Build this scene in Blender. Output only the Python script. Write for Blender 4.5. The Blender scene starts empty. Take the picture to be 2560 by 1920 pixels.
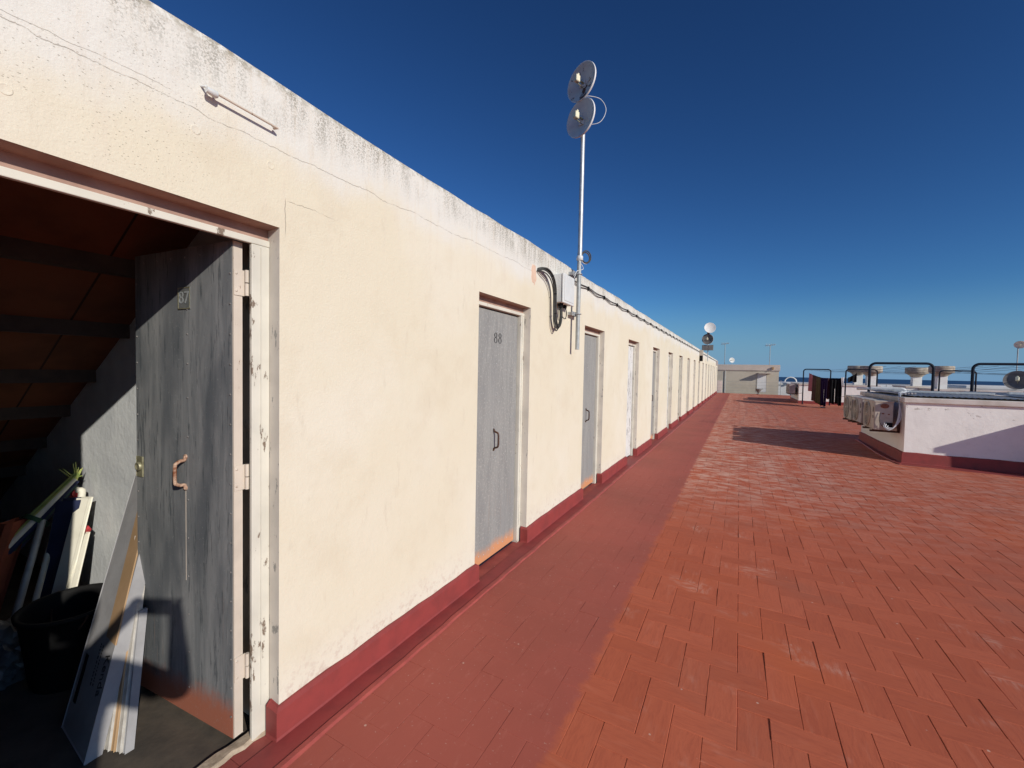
import bpy, bmesh, math, random
from mathutils import Vector, Matrix
random.seed(7)
R_ = math.radians
S = bpy.context.scene
COL = S.collection

# ---------------------------------------------------------------- camera
cam_d = bpy.data.cameras.new('camera'); cam = bpy.data.objects.new('camera', cam_d); COL.objects.link(cam)
cam_d.sensor_width = 36; cam_d.lens = 36 * 1060 / 2560; cam_d.clip_start = 0.02; cam_d.clip_end = 30000
YAW, PITCH, ROLL = R_(28.1946), math.atan(34.9 * math.cos(0.0197974) / 1060), math.atan(0.0198)
F0 = Vector((-math.sin(YAW), math.cos(YAW), 0)); R0 = Vector((math.cos(YAW), math.sin(YAW), 0)); U0 = Vector((0, 0, 1))
Fv = math.cos(PITCH) * F0 - math.sin(PITCH) * U0; Uv = math.cos(PITCH) * U0 + math.sin(PITCH) * F0
Rr = math.cos(ROLL) * R0 + math.sin(ROLL) * Uv; Ur = -math.sin(ROLL) * R0 + math.cos(ROLL) * Uv
m = Matrix((Rr, Ur, -Fv)).transposed().to_4x4(); m.translation = Vector((0, 0, 1.5)); cam.matrix_world = m
S.camera = cam

# ---------------------------------------------------------------- light
TRAVEL = Vector((-1, .405, -.465)).normalized()
SUN_EL = math.asin(-TRAVEL.z); TO_SUN = -TRAVEL
SUN_AZ = math.atan2(TO_SUN.x, TO_SUN.y)
W = bpy.data.worlds.new('World'); S.world = W; W.use_nodes = True
nt = W.node_tree; bg = nt.nodes['Background']; sky = nt.nodes.new('ShaderNodeTexSky')
sky.sky_type = 'NISHITA'; sky.sun_disc = False; sky.sun_elevation = SUN_EL; sky.sun_rotation = SUN_AZ
sky.altitude = 30; sky.air_density = 1.0; sky.dust_density = 0.25; sky.ozone_density = 3.0
gm = nt.nodes.new('ShaderNodeGamma'); gm.inputs[1].default_value = 1.45; nt.links.new(sky.outputs[0], gm.inputs[0])
ml = nt.nodes.new('ShaderNodeMix'); ml.data_type = 'RGBA'; ml.blend_type = 'MULTIPLY'; ml.inputs[0].default_value = 1; ml.inputs[7].default_value = (.27, .444, .59, 1)
nt.links.new(gm.outputs[0], ml.inputs[6])
# paler, bluer air close to the horizon, all round
tcw = nt.nodes.new('ShaderNodeTexCoord'); spw = nt.nodes.new('ShaderNodeSeparateXYZ'); nt.links.new(tcw.outputs['Generated'], spw.inputs[0])
mrw = nt.nodes.new('ShaderNodeMapRange'); mrw.interpolation_type = 'SMOOTHSTEP'; nt.links.new(spw.outputs[2], mrw.inputs[0]); mrw.inputs[1].default_value = -.02; mrw.inputs[2].default_value = .17; mrw.inputs[3].default_value = .92; mrw.inputs[4].default_value = 0
mh = nt.nodes.new('ShaderNodeMix'); mh.data_type = 'RGBA'; nt.links.new(mrw.outputs[0], mh.inputs[0]); nt.links.new(ml.outputs[2], mh.inputs[6]); mh.inputs[7].default_value = (2.35, 4.45, 7.3, 1)
nt.links.new(mh.outputs[2], bg.inputs[0]); bg.inputs[1].default_value = 0.07
sl = bpy.data.lights.new('sun', 'SUN'); sl.energy = 4.0; sl.angle = R_(0.55); sl.color = (1.0, .945, .85)
so = bpy.data.objects.new('sun', sl); COL.objects.link(so); so.rotation_euler = TRAVEL.to_track_quat('-Z', 'Y').to_euler(); so.location = (6, -3, 8)
S.view_settings.view_transform = 'Standard'; S.view_settings.look = 'None'; S.view_settings.gamma = 1
S.view_settings.exposure = 0.0
S.render.engine = 'CYCLES'; S.cycles.max_bounces = 6; S.cycles.diffuse_bounces = 4

# ---------------------------------------------------------------- materials
class N:
    def __init__(s, name):
        s.m = bpy.data.materials.new(name); s.m.use_nodes = True; s.t = s.m.node_tree; s.n = s.t.nodes; s.b = s.n['Principled BSDF']
        s.tc = s.n.new('ShaderNodeTexCoord'); s.geo = s.n.new('ShaderNodeNewGeometry')
    def pos(s): return s.geo.outputs['Position']
    def link(s, a, b): s.t.links.new(a, b)
    def setin(s, sock, v):
        if isinstance(v, bpy.types.NodeSocket): s.t.links.new(v, sock)
        else: sock.default_value = v
    def math(s, op, a, b=0.0, c=0.0, clamp=False):
        n = s.n.new('ShaderNodeMath'); n.operation = op; n.use_clamp = clamp
        for i, v in enumerate((a, b, c)):
            if i < len(n.inputs): s.setin(n.inputs[i], v)
        return n.outputs[0]
    def mp(s, v, sc=(1, 1, 1), loc=(0, 0, 0)):
        n = s.n.new('ShaderNodeMapping'); s.link(v, n.inputs[0]); n.inputs['Scale'].default_value = sc; n.inputs['Location'].default_value = loc
        return n.outputs[0]
    def noise(s, v, scale, detail=4, rough=.55, dist=0.0):
        n = s.n.new('ShaderNodeTexNoise'); s.link(v, n.inputs['Vector']); n.inputs['Scale'].default_value = scale
        n.inputs['Detail'].default_value = detail; n.inputs['Roughness'].default_value = rough; n.inputs['Distortion'].default_value = dist
        return n.outputs[0]
    def voro(s, v, scale, feat='F1', rnd=1.0):
        n = s.n.new('ShaderNodeTexVoronoi'); s.link(v, n.inputs['Vector']); n.feature = feat; n.inputs['Scale'].default_value = scale
        n.inputs['Randomness'].default_value = rnd
        return n.outputs['Distance']
    def ss(s, v, a, b, lo=0., hi=1.):
        n = s.n.new('ShaderNodeMapRange'); n.interpolation_type = 'SMOOTHSTEP'; s.setin(n.inputs[0], v)
        n.inputs[1].default_value = a; n.inputs[2].default_value = b; n.inputs[3].default_value = lo; n.inputs[4].default_value = hi
        return n.outputs[0]
    def mix(s, f, a, b, typ='MIX'):
        n = s.n.new('ShaderNodeMix'); n.data_type = 'RGBA'; n.blend_type = typ
        s.setin(n.inputs[0], f)
        for sk, v in ((n.inputs[6], a), (n.inputs[7], b)):
            if isinstance(v, (tuple, list)) and len(v) == 3: v = (*v, 1)
            s.setin(sk, v)
        return n.outputs[2]
    def xyz(s, v):
        n = s.n.new('ShaderNodeSeparateXYZ'); s.link(v, n.inputs[0]); return n.outputs
    def bump(s, h, strength=.3, dist=.01, prev=None):
        n = s.n.new('ShaderNodeBump'); s.setin(n.inputs['Height'], h); n.inputs['Strength'].default_value = strength; n.inputs['Distance'].default_value = dist
        if prev is not None: s.link(prev, n.inputs['Normal'])
        return n.outputs[0]
    def out(s, col, rough=.7, metal=0., normal=None, spec=.5):
        if isinstance(col, tuple) and len(col) == 3: col = (*col, 1)
        s.setin(s.b.inputs['Base Color'], col); s.setin(s.b.inputs['Roughness'], rough); s.setin(s.b.inputs['Metallic'], metal)
        s.b.inputs['Specular IOR Level'].default_value = spec
        if normal is not None: s.link(normal, s.b.inputs['Normal'])
        return s.m

def simple(name, col, col2=None, scale=8, rough=.7, metal=0., bump=0., bscale=60, spec=.4, sc=(1, 1, 1)):
    q = N(name); v = q.mp(q.pos(), sc)
    c2 = col2 or tuple(min(1, x * .82) for x in col)
    f = q.ss(q.noise(v, scale, 5, .6), .35, .68)
    nrm = q.bump(q.noise(v, bscale, 4), bump, .004) if bump else None
    return q.out(q.mix(f, col, c2), rough, metal, nrm, spec)

def mat_wall():
    q = N('cream_plaster'); p = q.pos(); X, Y, Z = q.xyz(p)
    big = q.noise(p, .9, 4, .55); mid = q.noise(p, 4, 5, .6); fine = q.noise(p, 120, 3, .6)
    cream = (.69, .625, .485); white = (.70, .685, .64); tan = (.55, .455, .32); pink = (.80, .66, .56)
    c = q.mix(q.ss(big, .42, .68), cream, (.715, .66, .54))
    c = q.mix(q.ss(mid, .48, .72, 0, .20), c, tan)
    # paler rubbed band low down and bleached coat above the crack line
    low = q.math('MULTIPLY', q.ss(q.math('ADD', Z, q.math('MULTIPLY', big, .25)), .46, .26), .55)
    c = q.mix(low, c, (.70, .655, .565))
    wav = q.math('MULTIPLY', q.math('SUBTRACT', q.noise(p, 1.7, 5, .65), .5), .55)
    zz = q.math('ADD', Z, wav)
    up = q.ss(zz, 2.20, 2.44)
    c = q.mix(q.math('MULTIPLY', up, .85), c, white)
    # vertical run-off streaks
    st = q.noise(q.mp(p, (1, 9, .7)), 3.0, 4, .6)
    c = q.mix(q.math('MULTIPLY', q.ss(st, .5, .72), q.ss(Z, 1.5, 2.4, 0, .4)), c, (.66, .58, .47))
    # mould freckles under the top edge
    sp = q.voro(q.mp(p, (1, 1, .6)), 85)
    spn = q.noise(p, 2.3, 5, .7)
    gate = q.math('MULTIPLY', q.ss(q.math('ADD', Z, q.math('MULTIPLY', wav, .5)), 2.36, 2.56), q.ss(spn, .40, .56))
    fr = q.ss(q.math('ADD', q.math('MULTIPLY', q.noise(p, 130, 5, .78), .75), q.math('MULTIPLY', q.noise(q.mp(p, (1, 1, .12)), 26, 4, .6), .25)), .475, .565)
    c = q.mix(q.math('MULTIPLY', q.math('MULTIPLY', gate, fr), .72), c, (.13, .12, .085))
    top = q.math('MULTIPLY', q.ss(Z, 2.54, 2.59), q.ss(q.noise(p, 30, 5, .7), .38, .62, 0, .75))
    c = q.mix(top, c, (.25, .215, .15))
    # pin-prick pits near the open door
    g2 = q.math('MULTIPLY', q.ss(q.noise(p, 3.4, 3, .5), .40, .56), q.math('MULTIPLY', q.ss(Y, 1.15, .6), q.ss(Z, 2.02, 2.12)))
    dots = q.ss(q.math('ADD', q.voro(q.mp(p, (1, .8, 1.5)), 88), q.math('MULTIPLY', fine, .16)), .30, .17)
    c = q.mix(q.math('MULTIPLY', q.math('MULTIPLY', g2, dots), .62), c, (.15, .12, .08))
    # hairline crack running along the slab line
    def crack(z0, slope, ys, ye, w, amp=.045, seed=0.0):
        yv = q.n.new('ShaderNodeCombineXYZ'); q.link(Y, yv.inputs[1]); yv.inputs[0].default_value = seed
        n1 = q.noise(yv.outputs[0], 2.6, 12, .68)
        line = q.math('ADD', q.math('MULTIPLY', q.math('SUBTRACT', n1, .5), amp * 2), q.math('MULTIPLY_ADD', Y, slope, z0))
        d = q.math('ABSOLUTE', q.math('SUBTRACT', Z, line))
        k = q.ss(d, w, w * .3)
        k = q.math('MULTIPLY', k, q.ss(q.noise(p, 14, 4, .7), .36, .56, .15, 1))
        return q.math('MULTIPLY', k, q.math('MULTIPLY', q.ss(Y, ys, ys + .02), q.ss(Y, ye, ye - .1)))
    ck = crack(2.322, .012, -2, 4.2, .0021)
    ck2 = crack(2.335, .03, .28, .72, .0013, .03, 5.0)
    ck3 = crack(2.16, -.01, 1.07, 1.32, .0018, .04, 9.0)
    # settlement crack rising from the lintel corner
    zv = q.n.new('ShaderNodeCombineXYZ'); q.link(Z, zv.inputs[2]); zv.inputs[0].default_value = 3
    n3 = q.noise(zv.outputs[0], 6, 6, .6)
    d3 = q.math('ABSOLUTE', q.math('SUBTRACT', Y, q.math('MULTIPLY_ADD', q.math('SUBTRACT', n3, .5), .035, 1.066)))
    ck4 = q.math('MULTIPLY', q.ss(d3, .002, .0006), q.math('MULTIPLY', q.ss(Z, 2.0, 2.04), q.ss(Z, 2.16, 2.14)))
    ct = q.math('MAXIMUM', q.math('MAXIMUM', ck, ck2), q.math('MAXIMUM', ck3, ck4))
    c = q.mix(q.math('MULTIPLY', ct, .62), c, (.20, .165, .125))
    h = q.math('ADD', q.math('MULTIPLY', q.noise(p, 45, 6, .68), .8), q.math('MULTIPLY', fine, .7))
    sc_ = q.ss(q.noise(q.mp(p, (1, 1, .25)), 18, 6, .72), .58, .72, 0, .30); c = q.mix(sc_, c, (.50, .42, .32))
    ft = q.math('MULTIPLY', q.ss(Z, .34, .13), q.ss(q.noise(p, 24, 6, .75), .50, .62, 0, .5)); c = q.mix(ft, c, (.52, .40, .33))
    nb = q.bump(h, .34, .006); nb = q.bump(q.math('SUBTRACT', q.noise(p, 5, 4), ct), .35, .012, nb)
    return q.out(c, .88, 0, nb, .2)

def mat_tiles():
    q = N('terracotta_and_red_membrane_paint'); p = q.pos(); X, Y, Z = q.xyz(p)
    uv = q.tc.outputs['UV']; isl = q.geo.outputs['Random Per Island']
    grain = q.noise(q.mp(uv, (7, 50, 1)), 1.0, 6, .68, 1.6); grain2 = q.noise(q.mp(uv, (2.2, 22, 1), (7, 3, 0)), 1.0, 4, .6, 1.2)
    base = q.mix(isl, (.44, .106, .052), (.51, .130, .066))
    base = q.mix(q.ss(grain, .42, .68, 0, .40), base, (.32, .070, .040))
    base = q.mix(q.ss(grain2, .55, .74, 0, .30), base, (.56, .20, .125))
    orange = q.ss(q.noise(p, .55, 3), .52, .66, 0, .5)
    base = q.mix(orange, base, (.54, .125, .045))
    # chalky wear; more of it further along the terrace and beside the strip
    far = q.ss(Y, 4.0, 7.5); edge = q.ss(X, 2.6, -.3, .4, 1)
    wear_n = q.noise(q.mp(p, (1.0, 2.4, 1)), 3.2, 6, .75)
    wear = q.math('MULTIPLY', q.ss(wear_n, .44, .60), q.math('MULTIPLY', far, edge))
    wear2 = q.math('MULTIPLY', q.ss(q.noise(p, 2.1, 4, .6), .56, .72), q.ss(q.noise(q.mp(uv, (12, 40, 1)), 1, 5, .7), .42, .6, 0, .55))
    base = q.mix(q.math('MULTIPLY', q.math('MAXIMUM', wear, wear2), .7), base, (.68, .46, .37))
    dirt = q.ss(q.noise(p, .8, 4, .6), .50, .72, 0, .35)
    base = q.mix(dirt, base, (.30, .13, .09))
    paint = q.mix(q.ss(q.noise(p, 1.1, 4), .35, .7), (.385, .095, .068), (.33, .085, .060))
    paint = q.mix(q.ss(q.noise(q.mp(p, (3, 1, 1)), 9, 6, .7), .55, .72, 0, .5), paint, (.46, .155, .115))
    paint = q.mix(q.ss(q.noise(p, 60, 3), .66, .72, 0, .6), paint, (.5, .32, .26))
    paint = q.mix(q.ss(X, -1.43, -1.47), paint, q.mix(q.ss(q.noise(p, 6, 4), .4, .65), (.265, .062, .052), (.33, .078, .064)))
    en = q.math('MULTIPLY', q.math('SUBTRACT', q.noise(p, 9, 5, .7), .5), .13)
    f = q.ss(q.math('ADD', X, en), -.585, -.635)
    pf = q.math('MULTIPLY', q.ss(q.noise(p, 7, 5, .7), .2, .3), q.ss(q.noise(q.mp(uv, (16, 40, 1)), 1, 5, .7), .25, .42, .72, 1))
    f = q.math('MULTIPLY', f, pf)
    c = q.mix(f, base, paint)
    specks = q.ss(q.voro(p, 7), .045, .03); c = q.mix(q.math('MULTIPLY', specks, .7), c, (.6, .42, .34))
    h = q.math('ADD', q.math('MULTIPLY', grain, .6), q.math('MULTIPLY', q.noise(p, 160, 3), .25))
    nb = q.bump(h, .35, .004)
    return q.out(c, q.mix(f, (.78, .78, .78), (.62, .62, .62)), 0, nb, .25)

def mat_steel(name, dark=False, rust_h=.16, rust=(.60, .27, .13)):
    q = N(name); p = q.tc.outputs['Object']; X, Y, Z = q.xyz(p); st = q.noise(q.mp(p, (9, 9, 1.1)), 2, 6, .7, .6); fine = q.noise(p, 55, 4, .6); bl = q.noise(q.mp(p, (3, 3, 1)), 1.6, 3, .5)
    if dark:
        c = q.mix(q.ss(st, .35, .7), (.17, .178, .18), (.26, .262, .258)); c = q.mix(q.ss(bl, .45, .65, 0, .75), c, (.085, .095, .105))
        c = q.mix(q.ss(q.noise(q.mp(p, (26, 26, 2.4)), 2, 5, .7), .55, .64, 0, .8), c, (.075, .085, .09))
    else:
        c = q.mix(q.ss(st, .35, .7), (.30, .297, .28), (.235, .233, .225)); c = q.mix(q.ss(fine, .52, .66, 0, .6), c, (.40, .39, .36))
        c = q.mix(q.ss(bl, .45, .65, 0, .5), c, (.235, .235, .232))
    hz = q.math('ADD', q.math('ADD', Z, q.math('MULTIPLY', q.math('SUBTRACT', bl, .5), .16)), q.math('MULTIPLY', q.math('SUBTRACT', q.noise(p, 28, 6, .7), .5), .10))
    c = q.mix(q.ss(hz, rust_h, rust_h * .35), c, rust)
    c = q.mix(q.math('MULTIPLY', q.ss(q.noise(q.mp(p, (22, 22, .5)), 2, 5), .62, .75, 0, .5), q.ss(Z, .7, .2)), c, (.40, .22, .12))
    c = q.mix(q.ss(q.noise(p, 90, 4, .7), .60, .70, 0, .35), c, (.5, .49, .45) if not dark else (.36, .36, .34))
    return q.out(c, .66, 0., q.bump(q.math('ADD', st, q.math('MULTIPLY', fine, .4)), .22, .004), .3)

def mat_peel(name, col, under, amt=.62, scale=14, rough=.6, stretch=(1, 1, .35)):
    q = N(name); p = q.mp(q.pos(), stretch); n = q.noise(p, scale, 7, .7)
    c = q.mix(q.ss(q.noise(q.pos(), 5, 4), .35, .7), col, tuple(x * .86 for x in col))
    f = q.ss(n, amt, amt + .03); c = q.mix(f, c, under)
    h = q.math('SUBTRACT', q.math('MULTIPLY', q.noise(p, 60, 3), .3), f)
    return q.out(c, rough, 0, q.bump(h, .35, .003), .35)

def mat_white_render(name, base=(.90, .875, .83), stain=(.5, .46, .42)):
    q = N(name); p = q.pos(); X, Y, Z = q.xyz(p)
    c = q.mix(q.ss(q.noise(p, 1.4, 5, .6), .4, .68), base, tuple(x * .93 for x in base))
    flk = q.math('MULTIPLY', q.ss(q.noise(q.mp(p, (1, 1, 1.8)), 6, 6, .75), .60, .64), q.ss(Z, .62, .95, .1, .8))
    c = q.mix(flk, c, stain)
    h = q.math('ADD', q.noise(p, 9, 6, .65), q.math('MULTIPLY', flk, -.4))
    return q.out(c, .85, 0, q.bump(h, .4, .014), .2)

def mat_ceiling():
    q = N('terracotta_slab_ceiling'); p = q.pos(); X, Y, Z = q.xyz(p)
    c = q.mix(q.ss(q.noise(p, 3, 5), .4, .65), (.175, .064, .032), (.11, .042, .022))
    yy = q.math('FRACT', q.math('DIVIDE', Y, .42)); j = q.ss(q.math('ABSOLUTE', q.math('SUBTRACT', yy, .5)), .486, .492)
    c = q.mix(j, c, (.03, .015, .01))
    return q.out(c, .85, 0, q.bump(q.noise(p, 30, 4), .3, .006), .2)

def mat_stripes(name):
    q = N(name); X, Y, Z = q.xyz(q.tc.outputs['Object']); s = q.math('FRACT', q.math('MULTIPLY', q.math('ADD', X, Z), 55))
    c = q.mix(q.ss(s, .28, .34), (.42, .48, .22), (.015, .03, .05)); c = q.mix(q.ss(s, .62, .66), c, (.08, .22, .10)); c = q.mix(q.ss(s, .82, .86), c, (.02, .03, .05))
    return q.out(c, .8, 0, q.bump(q.noise(q.pos(), 90, 3), .3, .003), .2)

def mat_corr():
    q = N('weathered_corrugated_sheet'); p = q.pos(); n = q.noise(q.mp(p, (1, 3, 1)), 3, 5, .6)
    c = q.mix(q.ss(n, .4, .62), (.62, .62, .58), (.48, .48, .45)); c = q.mix(q.ss(q.noise(p, 2, 4), .55, .7, 0, .7), c, (.34, .32, .29))
    return q.out(c, .7, 0, q.bump(n, .3, .01), .3)

M = {}
M['wall'] = mat_wall(); M['tiles'] = mat_tiles()
M['red'] = simple('red_membrane_paint', (.285, .048, .043), (.225, .042, .038), 7, .6, 0, .25, 25, .4)
M['ridge'] = simple('red_overlap_ridge', (.38, .080, .062), (.30, .06, .05), 9, .5, 0, .4, 40, .4)
M['steel_dark'] = mat_steel('weathered_zinc_sheet', True, .17, (.36, .125, .075)); M['steel'] = mat_steel('galvanised_sheet')
M['frame'] = mat_peel('peeling_white_wood', (.66, .63, .54), (.20, .15, .11), .605, 16)
M['leafedge'] = mat_peel('worn_cream_wood', (.62, .54, .45), (.30, .18, .11), .63, 22)
M['whitedoor'] = mat_peel('flaking_white_door', (.70, .69, .66), (.28, .26, .24), .56, 18)
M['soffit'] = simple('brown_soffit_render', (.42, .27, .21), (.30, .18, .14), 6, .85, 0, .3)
M['reveal'] = mat_peel('grey_stained_reveal', (.66, .61, .53), (.30, .29, .26), .60, 22)
M['wr'] = mat_white_render('white_rough_render')
M['wr2'] = mat_white_render('tan_rough_render', (.70, .62, .55), (.45, .38, .32))
M['grey_render'] = simple('grey_trowelled_plaster', (.76, .78, .78), (.64, .66, .67), 5, .85, 0, .8, 28, .2)
M['dim_render'] = simple('shade_darkened_plaster', (.12, .10, .09), (.08, .07, .06), 5, .9, 0, .5, 28, .2)  # side and back room walls: colour darkened to deepen the shade indoors
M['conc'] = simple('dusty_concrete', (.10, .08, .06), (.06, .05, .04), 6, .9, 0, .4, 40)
M['lip'] = simple('bare_mortar', (.50, .40, .29), (.30, .23, .16), 18, .9, 0, .8, 50)
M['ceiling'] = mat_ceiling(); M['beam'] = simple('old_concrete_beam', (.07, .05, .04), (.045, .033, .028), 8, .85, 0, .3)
M['galv'] = simple('galvanised_tube', (.52, .54, .55), (.40, .42, .43), 20, .45, .5, .1)
M['greytube'] = simple('grey_painted_tube', (.40, .42, .42), (.30, .32, .32), 12, .5, .2, .1)
M['darkmetal'] = simple('dark_painted_steel', (.006, .010, .022), (.010, .014, .024), 12, .6, 0, .1, spec=.2)
M['hblack'] = simple('dark_rusty_handle', (.05, .03, .025), (.11, .05, .03), 30, .6, .3, .3)
M['rusty'] = simple('rusty_chipped_handle', (.52, .36, .26), (.20, .07, .03), 55, .7, .1, .5)
M['brass'] = simple('dull_brass_lock', (.36, .34, .22), (.24, .22, .14), 40, .5, .5, .2)
M['plate'] = simple('grimy_number_plate', (.15, .155, .15), (.10, .105, .10), 20, .6, 0, .2)
M['digit'] = simple('black_number_paint', (.03, .03, .03), (.05, .05, .05), 40)
M['cable'] = simple('black_cable', (.035, .035, .033), (.06, .06, .055), 30, .6, 0, .2)
M['cable_w'] = simple('white_cable', (.62, .64, .66), (.5, .52, .54), 20, .5)
M['boxw'] = simple('grey_white_plastic', (.68, .69, .67), (.62, .63, .61), 5, .45)
M['dish'] = simple('grey_dish_enamel', (.70, .69, .66), (.60, .59, .57), 7, .5)
M['dishrim'] = simple('white_dish_rim', (.80, .80, .80), (.7, .7, .7), 7, .4)
M['dishwhite'] = mat_peel('chalky_white_dish', (.74, .72, .69), (.50, .24, .14), .64, 3, .6, (1, 1, 1))
M['dishrust'] = mat_peel('rust_eaten_dish', (.66, .64, .61), (.13, .05, .03), .54, 4.2, .6, (1, 1, 1))
M['feed'] = simple('cream_feed_horn', (.80, .76, .56), (.7, .66, .48), 20, .5)
M['ac'] = simple('aged_beige_casing', (.50, .45, .38), (.40, .35, .29), 6, .6, 0, .1)
M['ac2'] = simple('grey_side_panel', (.46, .42, .41), (.38, .33, .32), 5, .6)
M['grille'] = simple('dusty_fan_grille', (.20, .175, .14), (.13, .11, .09), 20, .7)
M['rustplate'] = simple('rust_patch', (.18, .06, .035), (.30, .13, .08), 50, .8)
M['corr'] = mat_corr(); M['coping'] = simple('stained_coping', (.66, .60, .55), (.50, .44, .38), 3, .85, 0, .5, 20)
M['pvc'] = simple('white_plastic_pipe', (.82, .82, .80), (.72, .72, .70), 5, .35)
M['chim'] = simple('white_chimney_render', (.82, .81, .78), (.72, .70, .67), 4, .85, 0, .4, 12)
M['chimcap'] = simple('weathered_cement_cowl', (.46, .41, .34), (.27, .23, .18), 5, .9, 0, .5, 14)
M['hut'] = simple('beige_hut_render', (.56, .50, .40), (.50, .44, .35), 1.5, .9, 0, .3, 10)
M['huttop'] = simple('pinkish_roof_band', (.60, .51, .44), (.54, .46, .39), 1.5, .9)
M['townw'] = simple('whitewashed_wall', (.74, .73, .71), (.66, .64, .62), 1, .9)
M['townroof'] = simple('terracotta_roofing', (.36, .16, .11), (.28, .13, .09), .3, .9)
M['ground'] = simple('dry_town_ground', (.23, .20, .16), (.15, .15, .10), .05, .95)
M['black'] = simple('black_plastic', (.008, .008, .009), (.012, .012, .012), 10, .75, 0, .1, 30, .15)
M['card'] = simple('white_cardboard', (.34, .335, .34), (.28, .275, .28), 7, .8, 0, .2)
M['wood'] = simple('pale_plank_wood', (.50, .30, .17), (.36, .21, .12), 5, .75, 0, .2, 40, .3, (9, 9, 1))
M['brownc'] = simple('brown_cardboard', (.42, .27, .15), (.36, .23, .12), 6, .8)
M['whitew'] = simple('white_painted_strip', (.50, .47, .42), (.38, .35, .31), 8, .6, 0, .1, 40, .4, (6, 6, 1))
M['cream'] = simple('cream_plastic_tube', (.74, .71, .60), (.66, .63, .52), 8, .5)
M['clear'] = simple('translucent_plastic_sheet', (.14, .14, .14), (.07, .07, .075), 9, .35)
M['orange'] = simple('orange_canvas', (.26, .06, .03), (.20, .05, .02), 10, .8)
M['bluec'] = simple('navy_canvas', (.010, .016, .05), (.014, .022, .07), 10, .8)
M['redc'] = simple('red_plastic_cap', (.55, .05, .06), (.45, .04, .05), 10, .5)
M['stripe'] = mat_stripes('green_striped_fabric')
M['yg'] = simple('yellow_green_fringe', (.50, .52, .16), (.30, .40, .12), 30, .8)
M['greenc'] = simple('dark_green_canvas', (.03, .09, .045), (.02, .06, .03), 12, .85)
M['yellow'] = simple('yellow_wood_block', (.55, .42, .12), (.45, .34, .1), 10, .7)
for k, c in dict(c_pink=(.46, .17, .19), c_brown=(.10, .055, .045), c_olive=(.12, .10, .05), c_black=(.012, .012, .014), c_purple=(.035, .02, .06), c_white=(.75, .75, .75), c_maroon=(.10, .045, .05)).items():
    M[k] = simple(k[2:] + '_cloth', c, tuple(x * .8 for x in c), 6, .9, 0, .3, 30, .1)
M['skin'] = simple('skin', (.55, .33, .24), (.50, .29, .21), 8, .55)
M['shirt'] = simple('navy_shirt_cloth', (.04, .05, .09), (.03, .04, .07), 8, .9)
M['jean'] = simple('denim_cloth', (.06, .09, .16), (.05, .07, .13), 8, .9)
M['hair'] = simple('dark_hair', (.02, .015, .012), (.035, .025, .02), 40, .7)
M['shoe'] = simple('grey_shoe', (.15, .15, .15), (.1, .1, .1), 10, .7)
M['yellowish'] = simple('dull_yellow_arm', (.34, .32, .20), (.22, .2, .12), 20, .6)
M['greydark'] = simple('dark_grey_dish', (.20, .185, .175), (.14, .13, .12), 6, .6)
def mat_sea():
    q = N('deep_blue_sea'); p = q.pos()
    c = q.mix(q.ss(q.noise(q.mp(p, (1, .25, 1)), .004, 5, .6), .4, .65), (.012, .045, .115), (.008, .032, .09))
    return q.out(c, .45, 0, q.bump(q.noise(p, .25, 5, .6), .5, .6), .35)
M['sea'] = mat_sea()

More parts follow.
